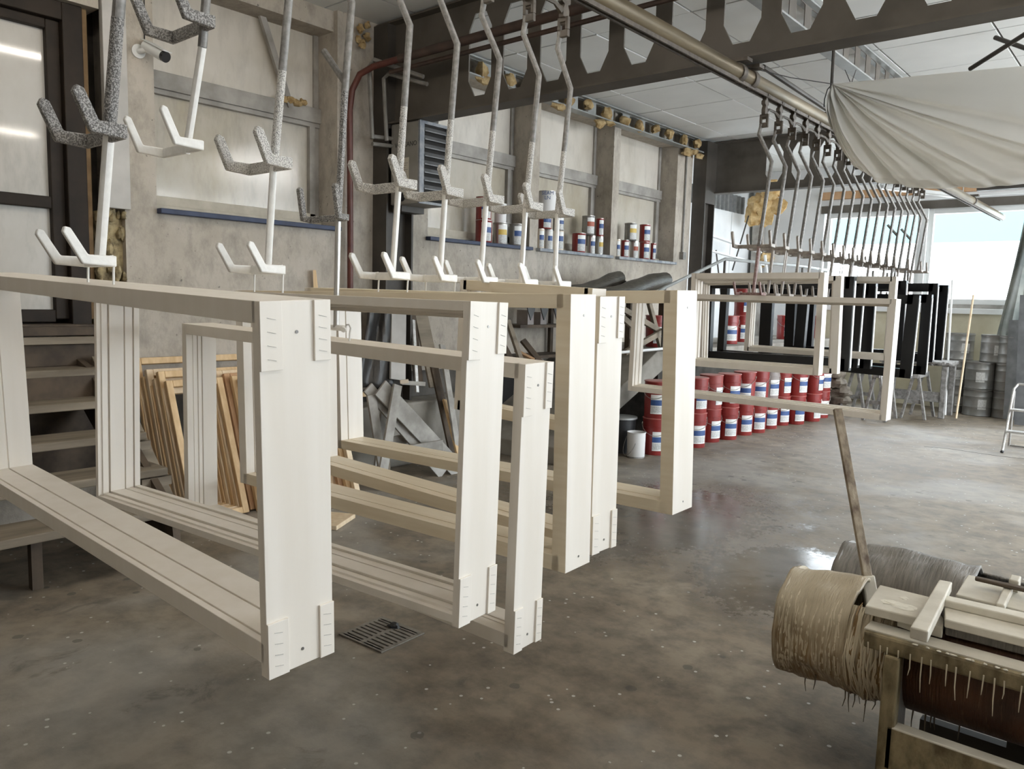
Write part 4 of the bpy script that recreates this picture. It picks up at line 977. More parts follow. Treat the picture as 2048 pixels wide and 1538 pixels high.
# =================================================================== PAINT PAILS AND CANS
def label_patch(r, z0, z1, a0, a1, bands):
    """curved printed label just proud of the can: bands = (f0, f1, material index)"""
    mb = MB()
    for f0, f1, mi in bands: mb.lathe([(r, z0 + (z1 - z0) * f0), (r, z0 + (z1 - z0) * f1)], 10, a0=a0, a1=a1, mi=mi)
    return mb
def make_pail(body, R=.125, H=.365, lab=True):
    t = empty('paint_pail'); p = R
    MB().lathe([(0, 0), (p * .94, 0), (p * .95, .006), (p * .955, .10), (p * .985, H * .74), (p * 1.01, H * .745), (p * 1.01, H * .76), (p * .985, H * .765), (p * .99, H * .985), (p * .90, H * .985), (0, H * .985)], 26).build('body', body, t, smooth=True)
    MB().lathe([(p * .985, H * .972), (p * 1.035, H * .975), (p * 1.04, H * .99), (p * 1.0, H), (p * .95, H)], 26).build('rim', 'pail_rim_highlight' if body != 'pail_grey' else 'tin', t, smooth=True)
    MB().lathe([(0, H * .992), (p * .955, H * .992), (p * .96, H * .998)], 22).build('lid', body, t, smooth=True)
    if lab:
        label_patch(p * .99, .045, H * .64, -.58, .58, ((0, .06, 0), (.06, .40, 2), (.40, .44, 0), (.44, .73, 1), (.73, 1, 0))).build('label', ['label_white', 'label_blue', 'label_grey'], t)
        rp_ = p * .988
        lt = label_patch(rp_, .055 + (H * .68 - .055) * .80, .055 + (H * .68 - .055) * .88, -.1, .5, ((0, 1, 0),)).build('logo_strip', 'tin_dark', t)
        label_patch(rp_, .055 + (H * .68 - .055) * .54, .055 + (H * .68 - .055) * .68, -.5, -.25, ((0, 1, 0),)).build('icon', 'label_white', t)
        for k in range(2): label_patch(rp_, .055 + (H * .68 - .055) * (.55 + .08 * k), .055 + (H * .68 - .055) * (.585 + .08 * k), -.15, .45 - .2 * k, ((0, 1, 0),)).build('print_line', 'label_grey', t)
    for a in (1.25, 1.25 + math.pi):
        d = Vector((math.cos(a), math.sin(a), 0)); MB().tube([d * p * .98 + Vector((0, 0, H * .83)), d * (p * 1.05) + Vector((0, 0, H * .83))], .013, 10).build('ear', 'tin', t, smooth=True)
    a0, a1 = 1.25, 1.25 - math.pi
    MB().tube([Vector((math.cos(a0 + (a1 - a0) * q) * p * 1.06, math.sin(a0 + (a1 - a0) * q) * p * 1.06, H * .83 - math.sin(q * math.pi) * H * .30)) for q in [i / 14 for i in range(15)]], .0025, 5).build('handle', 'tin', t, smooth=True)
    return t
PROTO = {}
def place_pail(kind, loc, rz, label, group='red paint pails by the ramp'):
    if kind not in PROTO:
        t = make_pail(kind); PROTO[kind] = t
    else:
        t = copy_tree(PROTO[kind])
    t.location = loc; t.rotation_euler = (0, 0, rz); tag(t, label, 'pail', group); return t
ROW = [(1308, 911), (1386, 896), (1416, 885), (1451, 880), (1482, 871), (1509, 866), (1533, 858), (1557, 851), (1588, 849), (1620, 843), (1637, 836)]
prev = None
for i, (x, y) in enumerate(ROW):
    g_ = at(x, y, 2, 0); d = Vector((g_.x, g_.y, 0)).normalized(); c_ = Vector((g_.x, g_.y, 0)) + d * .122
    if prev is not None and (c_ - prev).length < .262:
        c_ = prev + (c_ - prev).normalized() * .262
    prev = c_.copy()
    rz = -.42 + random.uniform(-.25, .30)
    place_pail('pail_red', c_, rz, 'red paint pail at the bottom of the %s stack from the white bucket' % ORD[i])
    for lv in range(1, 2):
        kd = 'pail_grey' if i in (6,) else ('pail_red_dull' if i == 2 else 'pail_red')
        place_pail(kd, c_ + Vector((random.uniform(-.008, .008), random.uniform(-.008, .008), .366 * lv)), rz + random.uniform(-.5, .4), ('grey paint pail' if kd == 'pail_grey' else 'dull red paint pail' if kd == 'pail_red_dull' else 'red paint pail') + ' on top of the %s stack from the white bucket' % ORD[i])
for k, (x, y, X_, kd, lab) in enumerate(((1311, 690, -4.62, 'pail_red', 'red paint pail behind the crossed trestle on the ramp'), (1482, 690, -4.62, 'pail_red', 'tall red paint pail on the landing seen through the white sash'), (1455, 700, -4.48, 'pail_red', 'red paint pail in front of the tall one on the landing'), (1568, 690, -4.62, 'pail_red', 'red paint pail on the landing between the black stiles'), (1600, 700, -4.5, 'pail_red', 'red paint pail on the landing at the right of the sash opening'), (1630, 700, -4.5, 'pail_red', 'last red paint pail on the landing'))):
    p = at(x, y, 0, X_); place_pail(kd, Vector((X_, p.y, .982)), -.7, lab)
p = at(1482, 690, 0, -4.62); place_pail('pail_red', Vector((-4.62, p.y, .982 + .366)), -.5, 'red paint pail stacked highest on the landing')
# white bucket and dark bucket by the first stack
g_ = at(1267, 917, 2, 0); bk = thing('white_bucket', 'empty white bucket on the floor beside the red pails', 'bucket', g_ + Vector((-.03, .085, 0)))
MB().lathe([(0, 0), (.083, 0), (.086, .006), (.088, .235), (.092, .238), (.092, .246), (.086, .246), (.083, .01), (0, .01)], 26).build('body', 'can_white', bk, smooth=True)
MB().lathe([(0, .20), (.084, .20)], 22).build('paint_inside', 'label_grey', bk); MB().tube([(.088 * math.cos(a), .088 * math.sin(a), .01) for a in [2 * math.pi * i / 26 for i in range(27)]], .003, 5).build('base_rim', 'tin_dark', bk)
MB().tube([Vector((math.cos(3.6 + 1.6 * q) * (.092 + .05 * math.sin(q * 3.1)), math.sin(3.6 + 1.6 * q) * (.092 + .05 * math.sin(q * 3.1)), .20 - .17 * math.sin(q * math.pi * .9))) for q in [i / 12 for i in range(13)]], .0028, 5).build('handle', 'tin_dark', bk, smooth=True)
g_ = at(1245, 880, 2, 0); dk = thing('dark_bucket', 'dark bucket in the shade under the ramp', 'bucket', (-4.16, 6.62, 0))
MB().lathe([(0, 0), (.12, 0), (.14, .33), (.146, .335), (.146, .35), (.13, .35), (0, .34)], 24).build('body', 'black_rubber', dk, smooth=True); MB().lathe([(.138, .335), (.152, .338), (.152, .356), (.13, .358)], 24).build('rim', 'steel_light', dk, smooth=True)

def can(x0, x1, yt, yb, kind, label, lift=None, n=[0]):
    X_ = WX - .08; c_ = at((x0 + x1) / 2, yb, 0, X_); dep = (c_ - CAM).dot(FWD); r = (x1 - x0) / 2 * dep / F_PX; h = (yb - yt) * dep / F_PX
    z = 2.052 if lift is None else lift
    t = thing('paint_can', label, 'can', (X_, c_.y, z), (0, 0, -.75), 'cans on the window sills')
    body = {'red': 'pail_red', 'tin': 'tin', 'white': 'can_white', 'dark': 'tin_dark', 'cream': 'sign_cream'}[kind]
    MB().lathe([(0, 0), (r * .97, 0), (r, .004), (r * .97, .010), (r * .97, h - .012), (r, h - .006), (r * .96, h), (r * .8, h - .004), (0, h - .004)], 20).build('body', body, t, smooth=True)
    if kind != 'white' or label.find('white and blue') >= 0:
        i = n[0]; n[0] += 1
        b2 = ['label_blue', 'sign_red', 'label_yellow', 'label_blue', 'label_blue'][i % 5] if kind in ('tin', 'dark') else 'label_blue'
        label_patch(r * .985, h * .08, h * .90, -.35, 1.0, ((0, .45, 2), (.45, .75, 1), (.75, 1, 0))).build('label', ['label_white', b2, 'label_grey'], t)
    MB().lathe([(r * .96, h - .001), (r * 1.01, h - .001), (r * 1.01, h + .003), (r * .93, h + .003)], 20).build('rim', 'tin', t, smooth=True)
    return t, z + h + .003
_, z = can(950, 984, 440, 484, 'red', 'large red can on the blue sill, under another red one'); can(951, 983, 395, 440, 'red', 'red can stacked on the large red can of the blue sill', z)
_, z = can(985, 1015, 447, 489, 'tin', 'tin can with a yellow label on the blue sill'); can(988, 1013, 409, 446, 'white', 'plain white can stacked on the yellow labelled tin', z)
can(1017, 1046, 449, 492, 'dark', 'dark tin can at the right end of the blue sill')
_, z1 = can(1072, 1088, 457, 496, 'cream', 'cream and blue can at the left end of the middle sill'); _, z2 = can(1089, 1105, 458, 497, 'white', 'white and blue can, second on the middle sill'); can(1106, 1127, 459, 500, 'cream', 'cream and blue can, third on the middle sill')
_, z3 = can(1076, 1103, 429, 457, 'red', 'red and blue can stacked over the first two of the middle sill', z2); _, zq = can(1105, 1128, 430, 459, 'dark', 'dark blue labelled can stacked beside the red one', z2)
wc, _ = can(1075, 1113, 376, 421, 'white', 'large white can marked with blue handwriting, on top of the middle stack', z3)
dep = (wc.location - CAM).dot(FWD); rr = 19 * dep / F_PX
for k, (tx, dz) in enumerate((('SEAM', .215), ('LN', .165))):
    a = -.25; M_ = frameM((rr * math.cos(a) * 1.0 + .012, rr * math.sin(a) * 1.0 - .055 + .03 * k, dz - .01), (-math.sin(a), math.cos(a), 0), (0, 0, 1)); text('handwriting', tx, .055, 'label_blue', M_, wc)
can(1143, 1171, 465, 503, 'red', 'red can with a white label standing alone on the middle sill')
_, z = can(1174, 1190, 470, 506, 'tin', 'small tin on the middle sill under the grey one'); can(1163, 1189, 432, 469, 'dark', 'grey metal can stacked high on the middle sill', z)
_, z = can(1191, 1206, 472, 508, 'tin', 'small tin at the right end of the middle sill'); can(1191, 1207, 436, 471, 'red', 'small red tin stacked at the right end of the middle sill', z)
can(1228, 1240, 478, 512, 'cream', 'small pale can at the left end of the last sill'); _, z = can(1241, 1257, 480, 514, 'red', 'small red and blue can, second on the last sill'); can(1259, 1276, 481, 515, 'tin', 'small dripped tin, third on the last sill')
can(1248, 1273, 446, 480, 'dark', 'dark dripped can stacked on the last sill', z); _, z = can(1278, 1298, 484, 518, 'red', 'red and blue can, fourth on the last sill'); can(1278, 1300, 449, 483, 'red', 'red and blue can stacked on the fourth of the last sill', z)
can(1300, 1311, 485, 519, 'red', 'narrow red can at the right end of the last sill')

# =================================================================== FLOOR DRAIN
dr = thing('floor_drain', 'slotted iron drain grating in the floor under the hanging frames', 'drain', (-2.575, 2.187, 0), (0, 0, .04))
MB().span((-.138, -.128, .0005), (.138, .128, .002)).build('pit_shade', 'dark_void', dr)  # flat near-black plate stands in for the shade below the grating
hw_, hh_ = .138, .128
for nm, a, b_ in (('edge', (-hw_, -hh_, .001), (hw_, -hh_ + .018, .007)), ('edge', (-hw_, hh_ - .03, .001), (hw_, hh_, .007)), ('edge', (-hw_, -hh_ + .018, .001), (-hw_ + .018, hh_ - .03, .007)), ('edge', (hw_ - .018, -hh_ + .018, .001), (hw_, hh_ - .03, .007)), ('middle_bar', (-.010, -hh_ + .018, .001), (.010, hh_ - .03, .007))):
    MB().span(a, b_).build(nm, 'cast_iron', dr)
stp = (2 * hh_ - .048) / 8
for k in range(9):
    y = -hh_ + .018 + k * stp
    for x0, x1 in ((-hw_ + .018, -.010), (.010, hw_ - .018)):
        MB().span((x0, y - .008, .001), (x1, y + .008, .007)).build('bar', 'cast_iron', dr)
o = MB().lump((-2.585, 2.265, .012), (.028, .022, .012), 3, 10, .7).build('debris_clump', 'black_rubber', smooth=True); tag(o, 'small black clump of debris on the drain grating', 'debris')

# =================================================================== PAINT TROUGHS
def trough(label, x0, y, z, r, xo, length, outer, inner_part):
    t = thing('paint_trough', label, 'trough', (x0, y, 0), group='paint troughs')
    def half(xa, xb, a0, a1, n, rr=r, wob=0.0, steps=14):
        mb = MB(); vs = []; fs = []
        for i in range(steps + 1):
            x = xa + (xb - xa) * i / steps
            for j in range(n + 1):
                a = a0 + (a1 - a0) * j / n
                w_ = rr * (1 + wob * noise.noise(Vector((x * 9, math.cos(a) * 2.2, math.sin(a) * 2.2))))
                low = .018 * max(0, -math.sin(a)) ** 4 * noise.noise(Vector((x * 26, 0, 5))) if wob else 0
                vs.append(Vector((x, math.cos(a) * w_, z + math.sin(a) * w_ - max(0, low))))
        for i in range(steps):
            for j in range(n): fs.append((i * (n + 1) + j, i * (n + 1) + j + 1, (i + 1) * (n + 1) + j + 1, (i + 1) * (n + 1) + j))
        return mb.add(vs, fs)
    half(0, xo, 0, 2 * math.pi, 48, r, .13, 30).build('end_barrel', outer, t, smooth=True, thick=-.010)
    mb = MB(); mb.lathe([(r * .99, 0), (r * 1.06, .004), (r * 1.07, .014), (r * .99, .022)], 36, (0, 0, z), R=Matrix.Rotation(math.pi / 2, 3, 'Y')); mb.build('end_rim', outer, t, smooth=True)
    MB().lathe([(0, 0), (r * .985, 0), (r * .985, .01), (0, .01)], 30, (.03, 0, z), R=Matrix.Rotation(math.pi / 2, 3, 'Y')).build('end_disc', outer, t)
    a0 = math.radians(128); a1 = math.radians(412)
    half(xo, xo + .14, a0, a1, 32, r * .992, .05, 8).build('open_barrel', outer, t, smooth=True, thick=-.008)
    half(xo + .14, length, a0, a1, 32, r * .985, .0, 8).build('open_barrel', inner_part, t, smooth=True, thick=-.008)
    MB().span((xo - .05, -r * .70, z + r * .05), (length, r * .70, z + r * .07)).build('liquid', 'wet_dark', t)
    return t
t1 = trough('paint-caked dipping trough at the lower right with drips on its barrel', -.955, 2.69, .405, .172, .235, 3.0, 'trough_paint', 'trough_rust')
t2 = trough('darker grey paint trough behind the first one', -.93, 3.16, .40, .170, .46, 3.0, 'trough_grey', 'trough_grey')
mb = MB()
for k in range(16):
    x = .06 + random.random() * .5; L = random.uniform(.02, .09) * (1.3 if k % 4 == 0 else 1)
    y = -.05 + random.uniform(-.06, .05); z0 = .405 - math.sqrt(.172 ** 2 - y * y) + .004
    mb.tube([(x, y, z0), (x + random.uniform(-.004, .004), y, z0 - L * .6), (x + random.uniform(-.006, .006), y, z0 - L)], [.0035, .002, .001], 5)
tag(mb.build('barrel_drips', 'drip_dark', t1), None, None, None, 'stuff')
for nm, mtl_, cnt, rr0 in (('paint_runs', 'drip_pale', 120, 1.045), ('old_runs', 'drip_brown', 80, 1.035)):      # ridges of dried paint running round the barrel
    mb = MB()
    for k in range(cnt):
        x = random.uniform(.012, .36); a = math.radians(random.uniform(120, 205)); a2 = a + math.radians(random.uniform(35, 90)); rr = .172
        def rad(xx, aa): return rr * (rr0 + .13 * noise.noise(Vector((xx * 9, math.cos(aa) * 2.2, math.sin(aa) * 2.2))) * (1 if xx < .315 else .3))
        pts = []
        for q in [i / 7 for i in range(8)]:
            aa = min(a + (a2 - a) * q, math.radians(272)); xx = x + .005 * math.sin(q * 5 + k) + .018 * (q - .5) * math.sin(k)
            pts.append((xx, math.cos(aa) * rad(xx, aa), .405 + math.sin(aa) * rad(xx, aa)))
        mb.tube(pts, [.001, .0028, .0035, .003, .0036, .003, .0026, .001], 5)
    tag(mb.build(nm, mtl_, t1, smooth=True), None, None, None, 'stuff')
# frame that carries the front trough
fr = thing('trough_stand', 'paint-dripped stand with post and rails in front of the trough', 'stand', (-.6, 2.47, 0))
def lf(p): return Vector(p) - fr.location
zr = .528; ex = 2.5
MB().span((-.045, -.035, zr - .052), (ex, .05, zr)).build('top_rail', 'trough_edge', fr, bevel=.008)
MB().span((-.048, -.02, zr), (ex, .052, zr + .004)).build('rail_paint', 'paint_board', fr)
pa = at(1790, 1310, 1, 2.455); pb = at(1789, 1449, 1, 2.455)
pxl = pa.x + .6
MB().span((pxl - .024, -.045, .06), (pxl + .020, .0, zr - .052)).build('post', 'trough_edge', fr, bevel=.006)
MB().span((pxl + .004, -.04, .06), (pxl + .012, .12, zr - .055)).build('post_web', 'trough_grey', fr)
MB().span((pxl, -.045, pb.z - .13), (ex, -.038, pb.z)).build('lower_rail', 'trough_edge', fr, bevel=.003); MB().span((pxl, -.045, pb.z - .004), (ex, .0, pb.z + .004)).build('lower_ledge', 'paint_board', fr, bevel=.003)
for x in (1.6,): MB().span((x, -.045, 0), (x + .045, 0, zr - .05)).build('post', 'trough_edge', fr)
for x, y in ((.30, .36), (1.7, .36)): MB().span((x, y, 0), (x + .05, y + .05, .26)).span((x - .06, y - .02, .22), (x + .12, y + .08, .26)).build('rear_foot', 'steel_column', fr)
MB().span((pxl, .40, .04), (ex, .44, .10)).build('rear_rail', 'steel_column', fr)
mb = MB()
for k in range(44):
    x = -.03 + k * .030 + random.uniform(-.008, .008); L = random.uniform(.03, .10) * (.45 if x < .09 else 1)
    mb.tube([(x, -.0375, zr - .03), (x + random.uniform(-.002, .002), -.036, zr - .052 - L * .5), (x + random.uniform(-.004, .004), -.035, zr - .052 - L)], [.0022, .0018, .0009], 5)
tag(mb.build('drips', 'drip_pale', fr), None, None, None, 'stuff')
mb = MB()
for k in range(40): mb.lump((.10 + k * .026 + random.uniform(-.012, .012), -.034, zr + .001), (random.uniform(.004, .012), .003, .003), k, 6, .6)
tag(mb.build('paint_beads', 'paint_flake', fr, smooth=True), None, None, None, 'stuff')

def slab_px(name, label, corners, z, th, mtl, cat='board', extend=0.0, group=None):
    """board whose top corners are sight-line points at height z (order: far-left, near-left, near-right, far-right)"""
    c_ = [at(x, y, 2, z) for x, y in corners]
    if extend:
        for i, j in ((3, 0), (2, 1)): c_[i] = c_[i] + (c_[i] - c_[j]).normalized() * extend
    o_ = sum(c_, Vector()) / 4
    vs = [p - o_ for p in c_]; lo = [v - Vector((0, 0, th)) for v in vs]
    mb = MB().add(vs + lo, ((0, 1, 2, 3), (7, 6, 5, 4), (0, 4, 5, 1), (1, 5, 6, 2), (2, 6, 7, 3), (3, 7, 4, 0)))
    o = mb.build(name, mtl, bevel=.004); o.location = o_; tag(o, label, cat, group); return o
gc = 'boards covering the paint troughs'
slab_px('cover_board', 'thick pale cover board over the left part of the front trough', ((1759.5, 1169), (1730.6, 1210.5), (1836, 1236), (1862, 1194)), .592, .028, 'paint_board', group=gc)
slab_px('cover_board', 'long pale cover board on the front trough reaching out of view', ((1888, 1196), (1890, 1238), (2048, 1277), (2048, 1236)), .598, .026, 'paint_board', extend=.9, group=gc)
slab_px('cover_board', 'lower dark-edged cover board under the long pale one', ((1880, 1205), (1892, 1251), (2048, 1290), (2048, 1240)), .570, .03, 'trough_grey', extend=.9, group=gc)
slab_px('edge_batten', 'raised batten along the back edge of the long cover board', ((1893, 1190), (1888, 1199), (2048, 1236), (2048, 1224)), .622, .024, 'paint_board', extend=.9, group=gc)
slab_px('cross_plank', 'pale plank laid crosswise over the front trough boards', ((1878.4, 1158.6), (1820.6, 1253), (1857, 1263), (1904.8, 1163.7)), .632, .034, 'paint_board', group=gc)
slab_px('wood_block', 'small block under the left side of the cross plank', ((1799, 1226), (1795, 1233), (1825, 1243), (1830, 1234)), .566, .032, 'paint_board', group=gc)
slab_px('wood_block', 'small block under the right side of the cross plank', ((1876, 1222), (1858, 1248), (1886, 1256), (1889, 1238)), .566, .034, 'paint_board', group=gc)
slab_px('cover_board', 'pale cover board on the rear trough reaching out of view', ((1936, 1148.5), (1911.5, 1188), (2048, 1222), (2048, 1176)), .590, .022, 'paint_board', extend=.9, group=gc)
slab_px('cross_batten', 'short pale batten across the rear trough board', ((2012, 1164), (1992, 1206), (2010, 1211), (2030, 1168)), .612, .022, 'paint_board', group=gc)
slab_px('iron_bar', 'dark flat iron bar lying on the rear trough boards', ((1951, 1151), (1950, 1155), (2048, 1178), (2048, 1172)), .626, .012, 'wood_dark', 'bar', extend=.8)
slab_px('block_end', 'pale block standing behind the iron bar', ((2022, 1148), (2018, 1158), (2038, 1163), (2043, 1152)), .635, .04, 'paint_board', group=gc)
o = MB().bar(at(1850, 1136, 2, .54), at(1935, 1156, 2, .54), .03, .04).build('rear_rim_board', 'wood_dark', bevel=.003); tag(o, 'dark wet board edge along the back of the rear trough', 'board')
for k, (x, y, sx_) in enumerate(((1783, 1205, .028), (1806, 1212, .035), (1808, 1196, .014))):
    p = at(x, y, 2, .5925); o = MB().lump((0, 0, 0), (sx_, sx_ * .8, .0016), k + 5, 12, .8).build('paint_flake', 'paint_flake'); o.location = p; tag(o, ['left pale paint flake on the thick cover board', 'largest pale paint flake on the thick cover board', 'small upper paint flake on the thick cover board'][k], 'paint flake')
# stirring paddle
pt_ = at(1675, 818, 1, 2.90); pb_ = at(1736, 1213, 1, 2.72) - Vector((-.03, 0, .06))
pd = thing('stirring_paddle', 'long paint-stained wooden paddle standing in the front trough', 'paddle', pb_)
d = pt_ - pb_; up = Vector((-.5, .6, 0))
MB().bar(Vector(), d, .016, .030, up=(.75, .65, 0)).build('shaft', 'paddle_wood', pd, bevel=.002)
MB().bar(Vector((0, 0, 0)), d * .22, .020, .048, up=(.75, .65, 0)).build('blade', 'paint_board', pd, bevel=.006)

# =================================================================== FAR END OF THE HALL
def drum(x, yb, w_px, label, z=0.0, base=None, proto=[None]):
    if base is None:
        g_ = at(x, yb, 2, 0); base = Vector((g_.x, g_.y + .16, 0))
    if proto[0] is None:
        t = empty('metal_drum'); R_ = .185; H_ = .385
        MB().lathe([(0, 0), (R_, 0), (R_ * 1.02, .01), (R_, .02), (R_, .12), (R_ * 1.02, .128), (R_, .136), (R_, .27), (R_ * 1.02, .278), (R_, .286), (R_, H_ - .02), (R_ * 1.03, H_ - .012), (R_ * 1.03, H_), (R_ * .9, H_ - .005), (0, H_ - .005)], 28).build('body', 'drum_grey', t, smooth=True)
        MB().lathe([(R_ * 1.0, H_ - .03), (R_ * 1.045, H_ - .028), (R_ * 1.045, H_ - .016), (R_, H_ - .014)], 28).build('clamp_ring', 'tin_dark', t, smooth=True)
        label_patch(R_ * 1.006, .10, .24, -1.5, -.9, ((0, 1, 0),)).build('faded_label', 'label_grey', t)
        proto[0] = t
    else: t = copy_tree(proto[0])
    t.location = base + Vector((0, 0, z)); t.rotation_euler = (0, 0, random.uniform(-.3, .3)); tag(t, label, 'drum', 'grey drums under the far window'); return base
bs = [drum(1948, 832, 55, 'grey drum at the bottom of the middle stack'), drum(1903, 824, 50, 'grey drum at the bottom of the left stack'), drum(2008, 838, 55, 'grey drum at the bottom of the right stack')]
for i, nm in enumerate(('middle', 'left', 'right')):
    drum(0, 0, 0, 'grey drum in the centre of the %s stack' % nm, .387, bs[i]); drum(0, 0, 0, 'grey drum on top of the %s stack' % nm, .774, bs[i] + (Vector((.15, .08, 0)) if i == 0 else Vector()))
# leaning handles
for k, (p0, p1, Y0, Y1, lab, mtl) in enumerate((((1905, 560), (1893, 790), 13.1, 12.35, 'thin pale pole leaning on the far window sill', 'label_white'), ((1947, 590), (1914, 806), 12.5, 12.1, 'wooden broom handle leaning against the drums', 'wood_raw_pale'))):
    foot = at(p1[0], p1[1] + 8, 1, Y1); foot.z = .012
    o = MB().tube([at(*p0, 1, Y0), foot], .014, 8).build('broom_handle', mtl, smooth=True); tag(o, lab, 'pole')
# crusted work table
tb_ = thing('work_table', 'work table crusted with grey paint below the black frames', 'table', (-2.62, 12.25, 0))
zt = at(1850, 722, 1, 12.0).z
MB().span((-.62, -.30, zt - .05), (.28, .30, zt)).build('top', 'paint_crust', tb_, bevel=.01)
mb = MB()
for k in range(24): mb.lump((random.uniform(-.6, .3), -.29 + random.uniform(-.03, .05), zt - .01 + random.uniform(-.03, .015)), (.05, .04, .022), k, 8, .7)
mb.build('paint_crust', 'paint_crust', tb_, smooth=True)
for x in (-.56, .22):
    for y in (-.25, .25): MB().span((x - .035, y - .035, 0), (x + .035, y + .035, zt - .05)).build('leg', 'paint_crust', tb_, bevel=.008)
MB().span((-.53, -.27, .22), (.19, -.23, .36)).build('stretcher', 'paint_crust', tb_, bevel=.006); MB().span((-.53, .23, .22), (.19, .27, .30)).build('stretcher', 'paint_crust', tb_, bevel=.006)
MB().span((-.5, -.1, zt), (.0, .2, zt + .012)).build('paper_sheet', 'label_white', tb_)
# trestles
def trestle(label, x, yb, Yd, ht, wd, ln=.5, mtl='paint_crust'):
    g_ = at(x, yb, 2, 0); t = thing('saw_trestle', label, 'trestle', (g_.x, g_.y, 0), group='grey trestles')
    for yy in (0, ln):
        for s in (-1, 1): MB().bar((s * wd, yy, 0), (s * .03, yy, ht), .035, .05, up=(0, 1, 0)).build('leg', mtl, t, bevel=.004)
        MB().bar((-wd * .6, yy, ht * .4), (wd * .6, yy, ht * .4), .02, .05).build('brace', mtl, t)
    MB().span((-.04, -.06, ht - .04), (.04, ln + .06, ht + .03)).build('top_bar', mtl, t, bevel=.005); return t
trestle('grey trestle seen below the nearest black frames', 1705, 828, 0, .62, .16)
trestle('grey trestle seen below the white sash frame', 1748, 842, 0, .62, .14)
trestle('grey trestle in front of the crusted table', 1825, 838, 0, .60, .15)
# cloth sacks beside the last pails
sk = thing('sack_pile', 'brown crumpled sacks heaped beside the last pails', 'sacks', at(1662, 832, 2, 0) + Vector((0, .15, 0)))
for k in range(5): MB().lump((random.uniform(-.05, .05), random.uniform(0, .08), .09 + k * .12), (.17 - .015 * k, .15, .085), k + 3, 14, .5).build('sack', 'sack', sk, smooth=True)
o = MB().bar(at(1682, 832, 2, 0), at(1684, 742, 1, at(1682, 832, 2, 0).y + .1), .03, .03).build('prop_stick', 'paint_crust'); tag(o, 'thin grey stick standing beside the sacks', 'stick')
# white racks and laths leaning in the last bay
rk = thing('white_rack', 'white lattice rack leaning on the boarded wall of the last bay', 'rack', (-5.3, 11.2, .98))
def rl_(p, X_): return at(p[0], p[1], 0, X_) - rk.location
for p0, p1 in (((1412, 420), (1424, 640)), ((1530, 510), (1545, 660)), ((1520, 530), (1536, 680))): MB().bar(rl_(p0, -5.42), rl_(p1, -5.30), .05, .03, up=(1, 0, 0)).build('upright', 'pvc_white', rk)
for p0, p1 in (((1415, 500), (1525, 530)), ((1418, 470), (1520, 505)), ((1422, 560), (1535, 580))): MB().bar(rl_(p0, -5.40), rl_(p1, -5.40), .02, .07, up=(1, 0, 0)).build('slat', 'pvc_white', rk)
for k, (p0, p1, lab) in enumerate((((1497, 432), (1465, 540), 'thin dark rod slanting across the white boarded wall'), ((1432, 500), (1450, 660), 'dark thin strut left of the white rack'), ((1408, 470), (1425, 650), 'dark strut at the edge of the steel column'))):
    o = MB().tube([at(*p0, 0, -5.55), at(*p1, 0, -5.35)], .012, 6).build('thin_strut', 'steel_column'); tag(o, lab, 'rod')
nw = thing('wool_insulation', 'torn yellow insulation hanging above the far corner', 'insulation', at(1530, 410, 1, 12.6))
mb = MB()
for k in range(9): mb.lump((random.uniform(-.22, .22), random.uniform(-.04, .10), random.uniform(-.25, .30)), (.16, .09, .15), k + 20, 12, .6)
mb.build('wool', 'wool_yellow', nw, smooth=True)
nw = thing('wool_insulation', 'yellow stuffing clump by the white rack', 'insulation', at(1530, 517, 0, -5.6))
mb = MB()
for k in range(5): mb.lump((random.uniform(-.04, .06), random.uniform(-.10, .10), random.uniform(-.10, .08)), (.07, .09, .08), k + 50, 10, .6)
mb.build('wool', 'wool_yellow', nw, smooth=True)
o = MB().lump(at(1546, 502, 0, -5.6), (.10, .16, .14), 8, 14, .5).build('blue_cloth', 'fabric_blue', smooth=True); tag(o, 'faded blue cloth bundle in the far left corner', 'cloth')
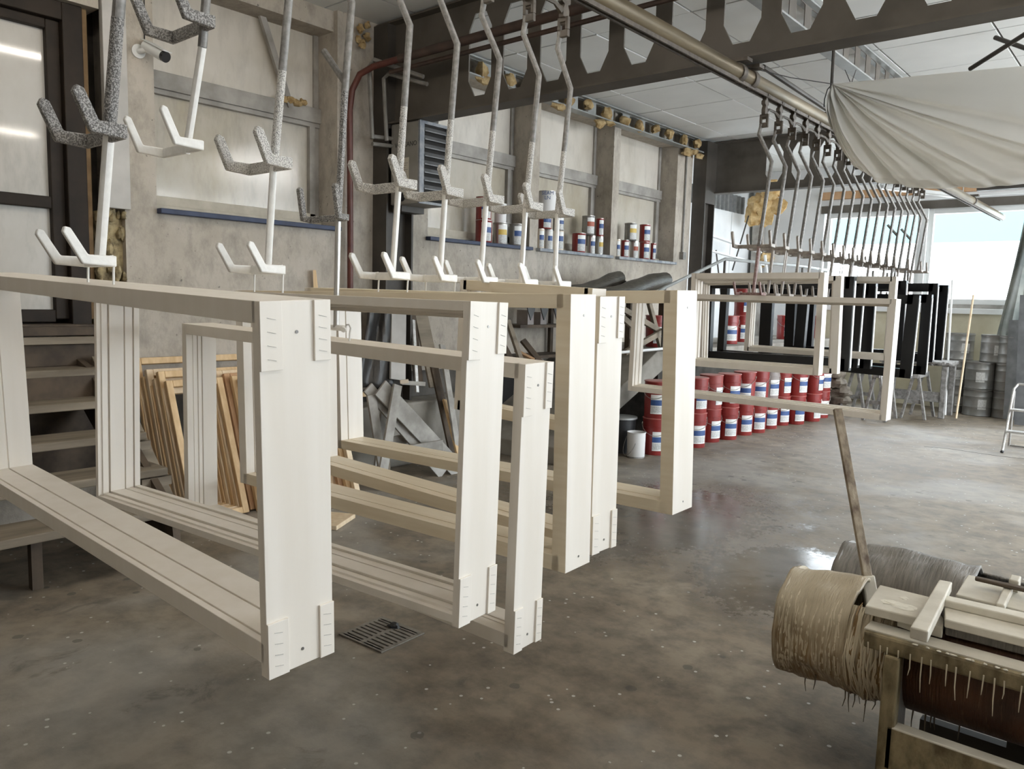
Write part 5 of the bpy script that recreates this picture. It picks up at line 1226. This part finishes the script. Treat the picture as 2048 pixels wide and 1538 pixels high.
# hanging tarp and leaning boards at the right
def tarp(u, v):
    xl_ = 2052 - 64 * v ** 1.1; p = at(xl_ + (2140 - xl_) * u, 420 + 272 * v, 1, 12.9 + .05 * math.sin(u * 14 + v * 3) + .03 * math.sin(u * 31))
    return p
o = MB().surf(tarp, 24, 16).build('grey_tarp', 'tarp_blue', smooth=True, thick=.006); tag(o, 'grey-blue tarp hanging beside the far window', 'tarp')
for k, (x0, x1, yt, yb, Y_, lab, mtl) in enumerate(((2012, 2060, 640, 838, 12.55, 'grey board leaning in front of the right drums', 'sheet_metal'), (2034, 2110, 590, 850, 12.2, 'dark tall board leaning nearest the step ladder', 'heater_louver'))):
    a = at(x0 + 6, yt, 1, Y_ + .15); b2 = at(x1 + 6, yt, 1, Y_ + .15); c2 = at(x1, yb, 1, Y_); d2 = at(x0 - 6, yb, 1, Y_)
    d2.z = c2.z = max(0, min(d2.z, .02)); 
    mb = MB(); off = Vector((0, .03, 0)); mb.add([a, b2, c2, d2, a + off, b2 + off, c2 + off, d2 + off], ((0, 1, 2, 3), (7, 6, 5, 4), (0, 4, 5, 1), (1, 5, 6, 2), (2, 6, 7, 3), (3, 7, 4, 0)))
    tag(mb.build('leaning_board', mtl), lab, 'board')
# small step ladder
sl_ = thing('step_ladder', 'small paint-worn metal step ladder at the right edge', 'step ladder', (-1.10, 9.9, 0))
zt = .72
for x in (-.20, .24):
    MB().tube([(x - .02, -.26, .012), (x, -.02, zt - .05), (x + (.03 if x < 0 else -.03), .02, zt)], .013, 8).build('front_leg', 'alu', sl_, smooth=True)
    MB().tube([(x - .03, .24, .012), (x, .03, zt - .08)], .012, 8).build('rear_leg', 'alu', sl_, smooth=True)
MB().tube([(-.17, .02, zt), (.21, .02, zt)], .013, 8).build('top_bar', 'alu', sl_, smooth=True)
MB().tube([(-.235, .24, .016), (.215, .24, .016)], .010, 8).build('rear_foot_bar', 'tin_dark', sl_, smooth=True)
for z in (.235, .46):
    y = -.26 + .24 * z / (zt - .05)
    MB().span((-.20, y - .05, z - .02), (.24, y + .08, z)).build('step', 'alu', sl_, bevel=.004)
for x in (-.22, .22): MB().lump((x, -.26, .014), (.02, .025, .016), 1, 8, .3).build('rubber_foot', 'black_rubber', sl_)
# floor crack line
cr = [at(x, y, 2, .0008) for x, y in ((1848, 893), (1895, 897), (1935, 903), (1990, 911), (2060, 919))]
o = MB()
for a, b_ in zip(cr[:-1], cr[1:]): o.bar(a, b_, .008, .0014)
tag(o.build('floor_crack_strip', 'dark_void'), 'dark thin expansion strip across the pale floor', 'strip')
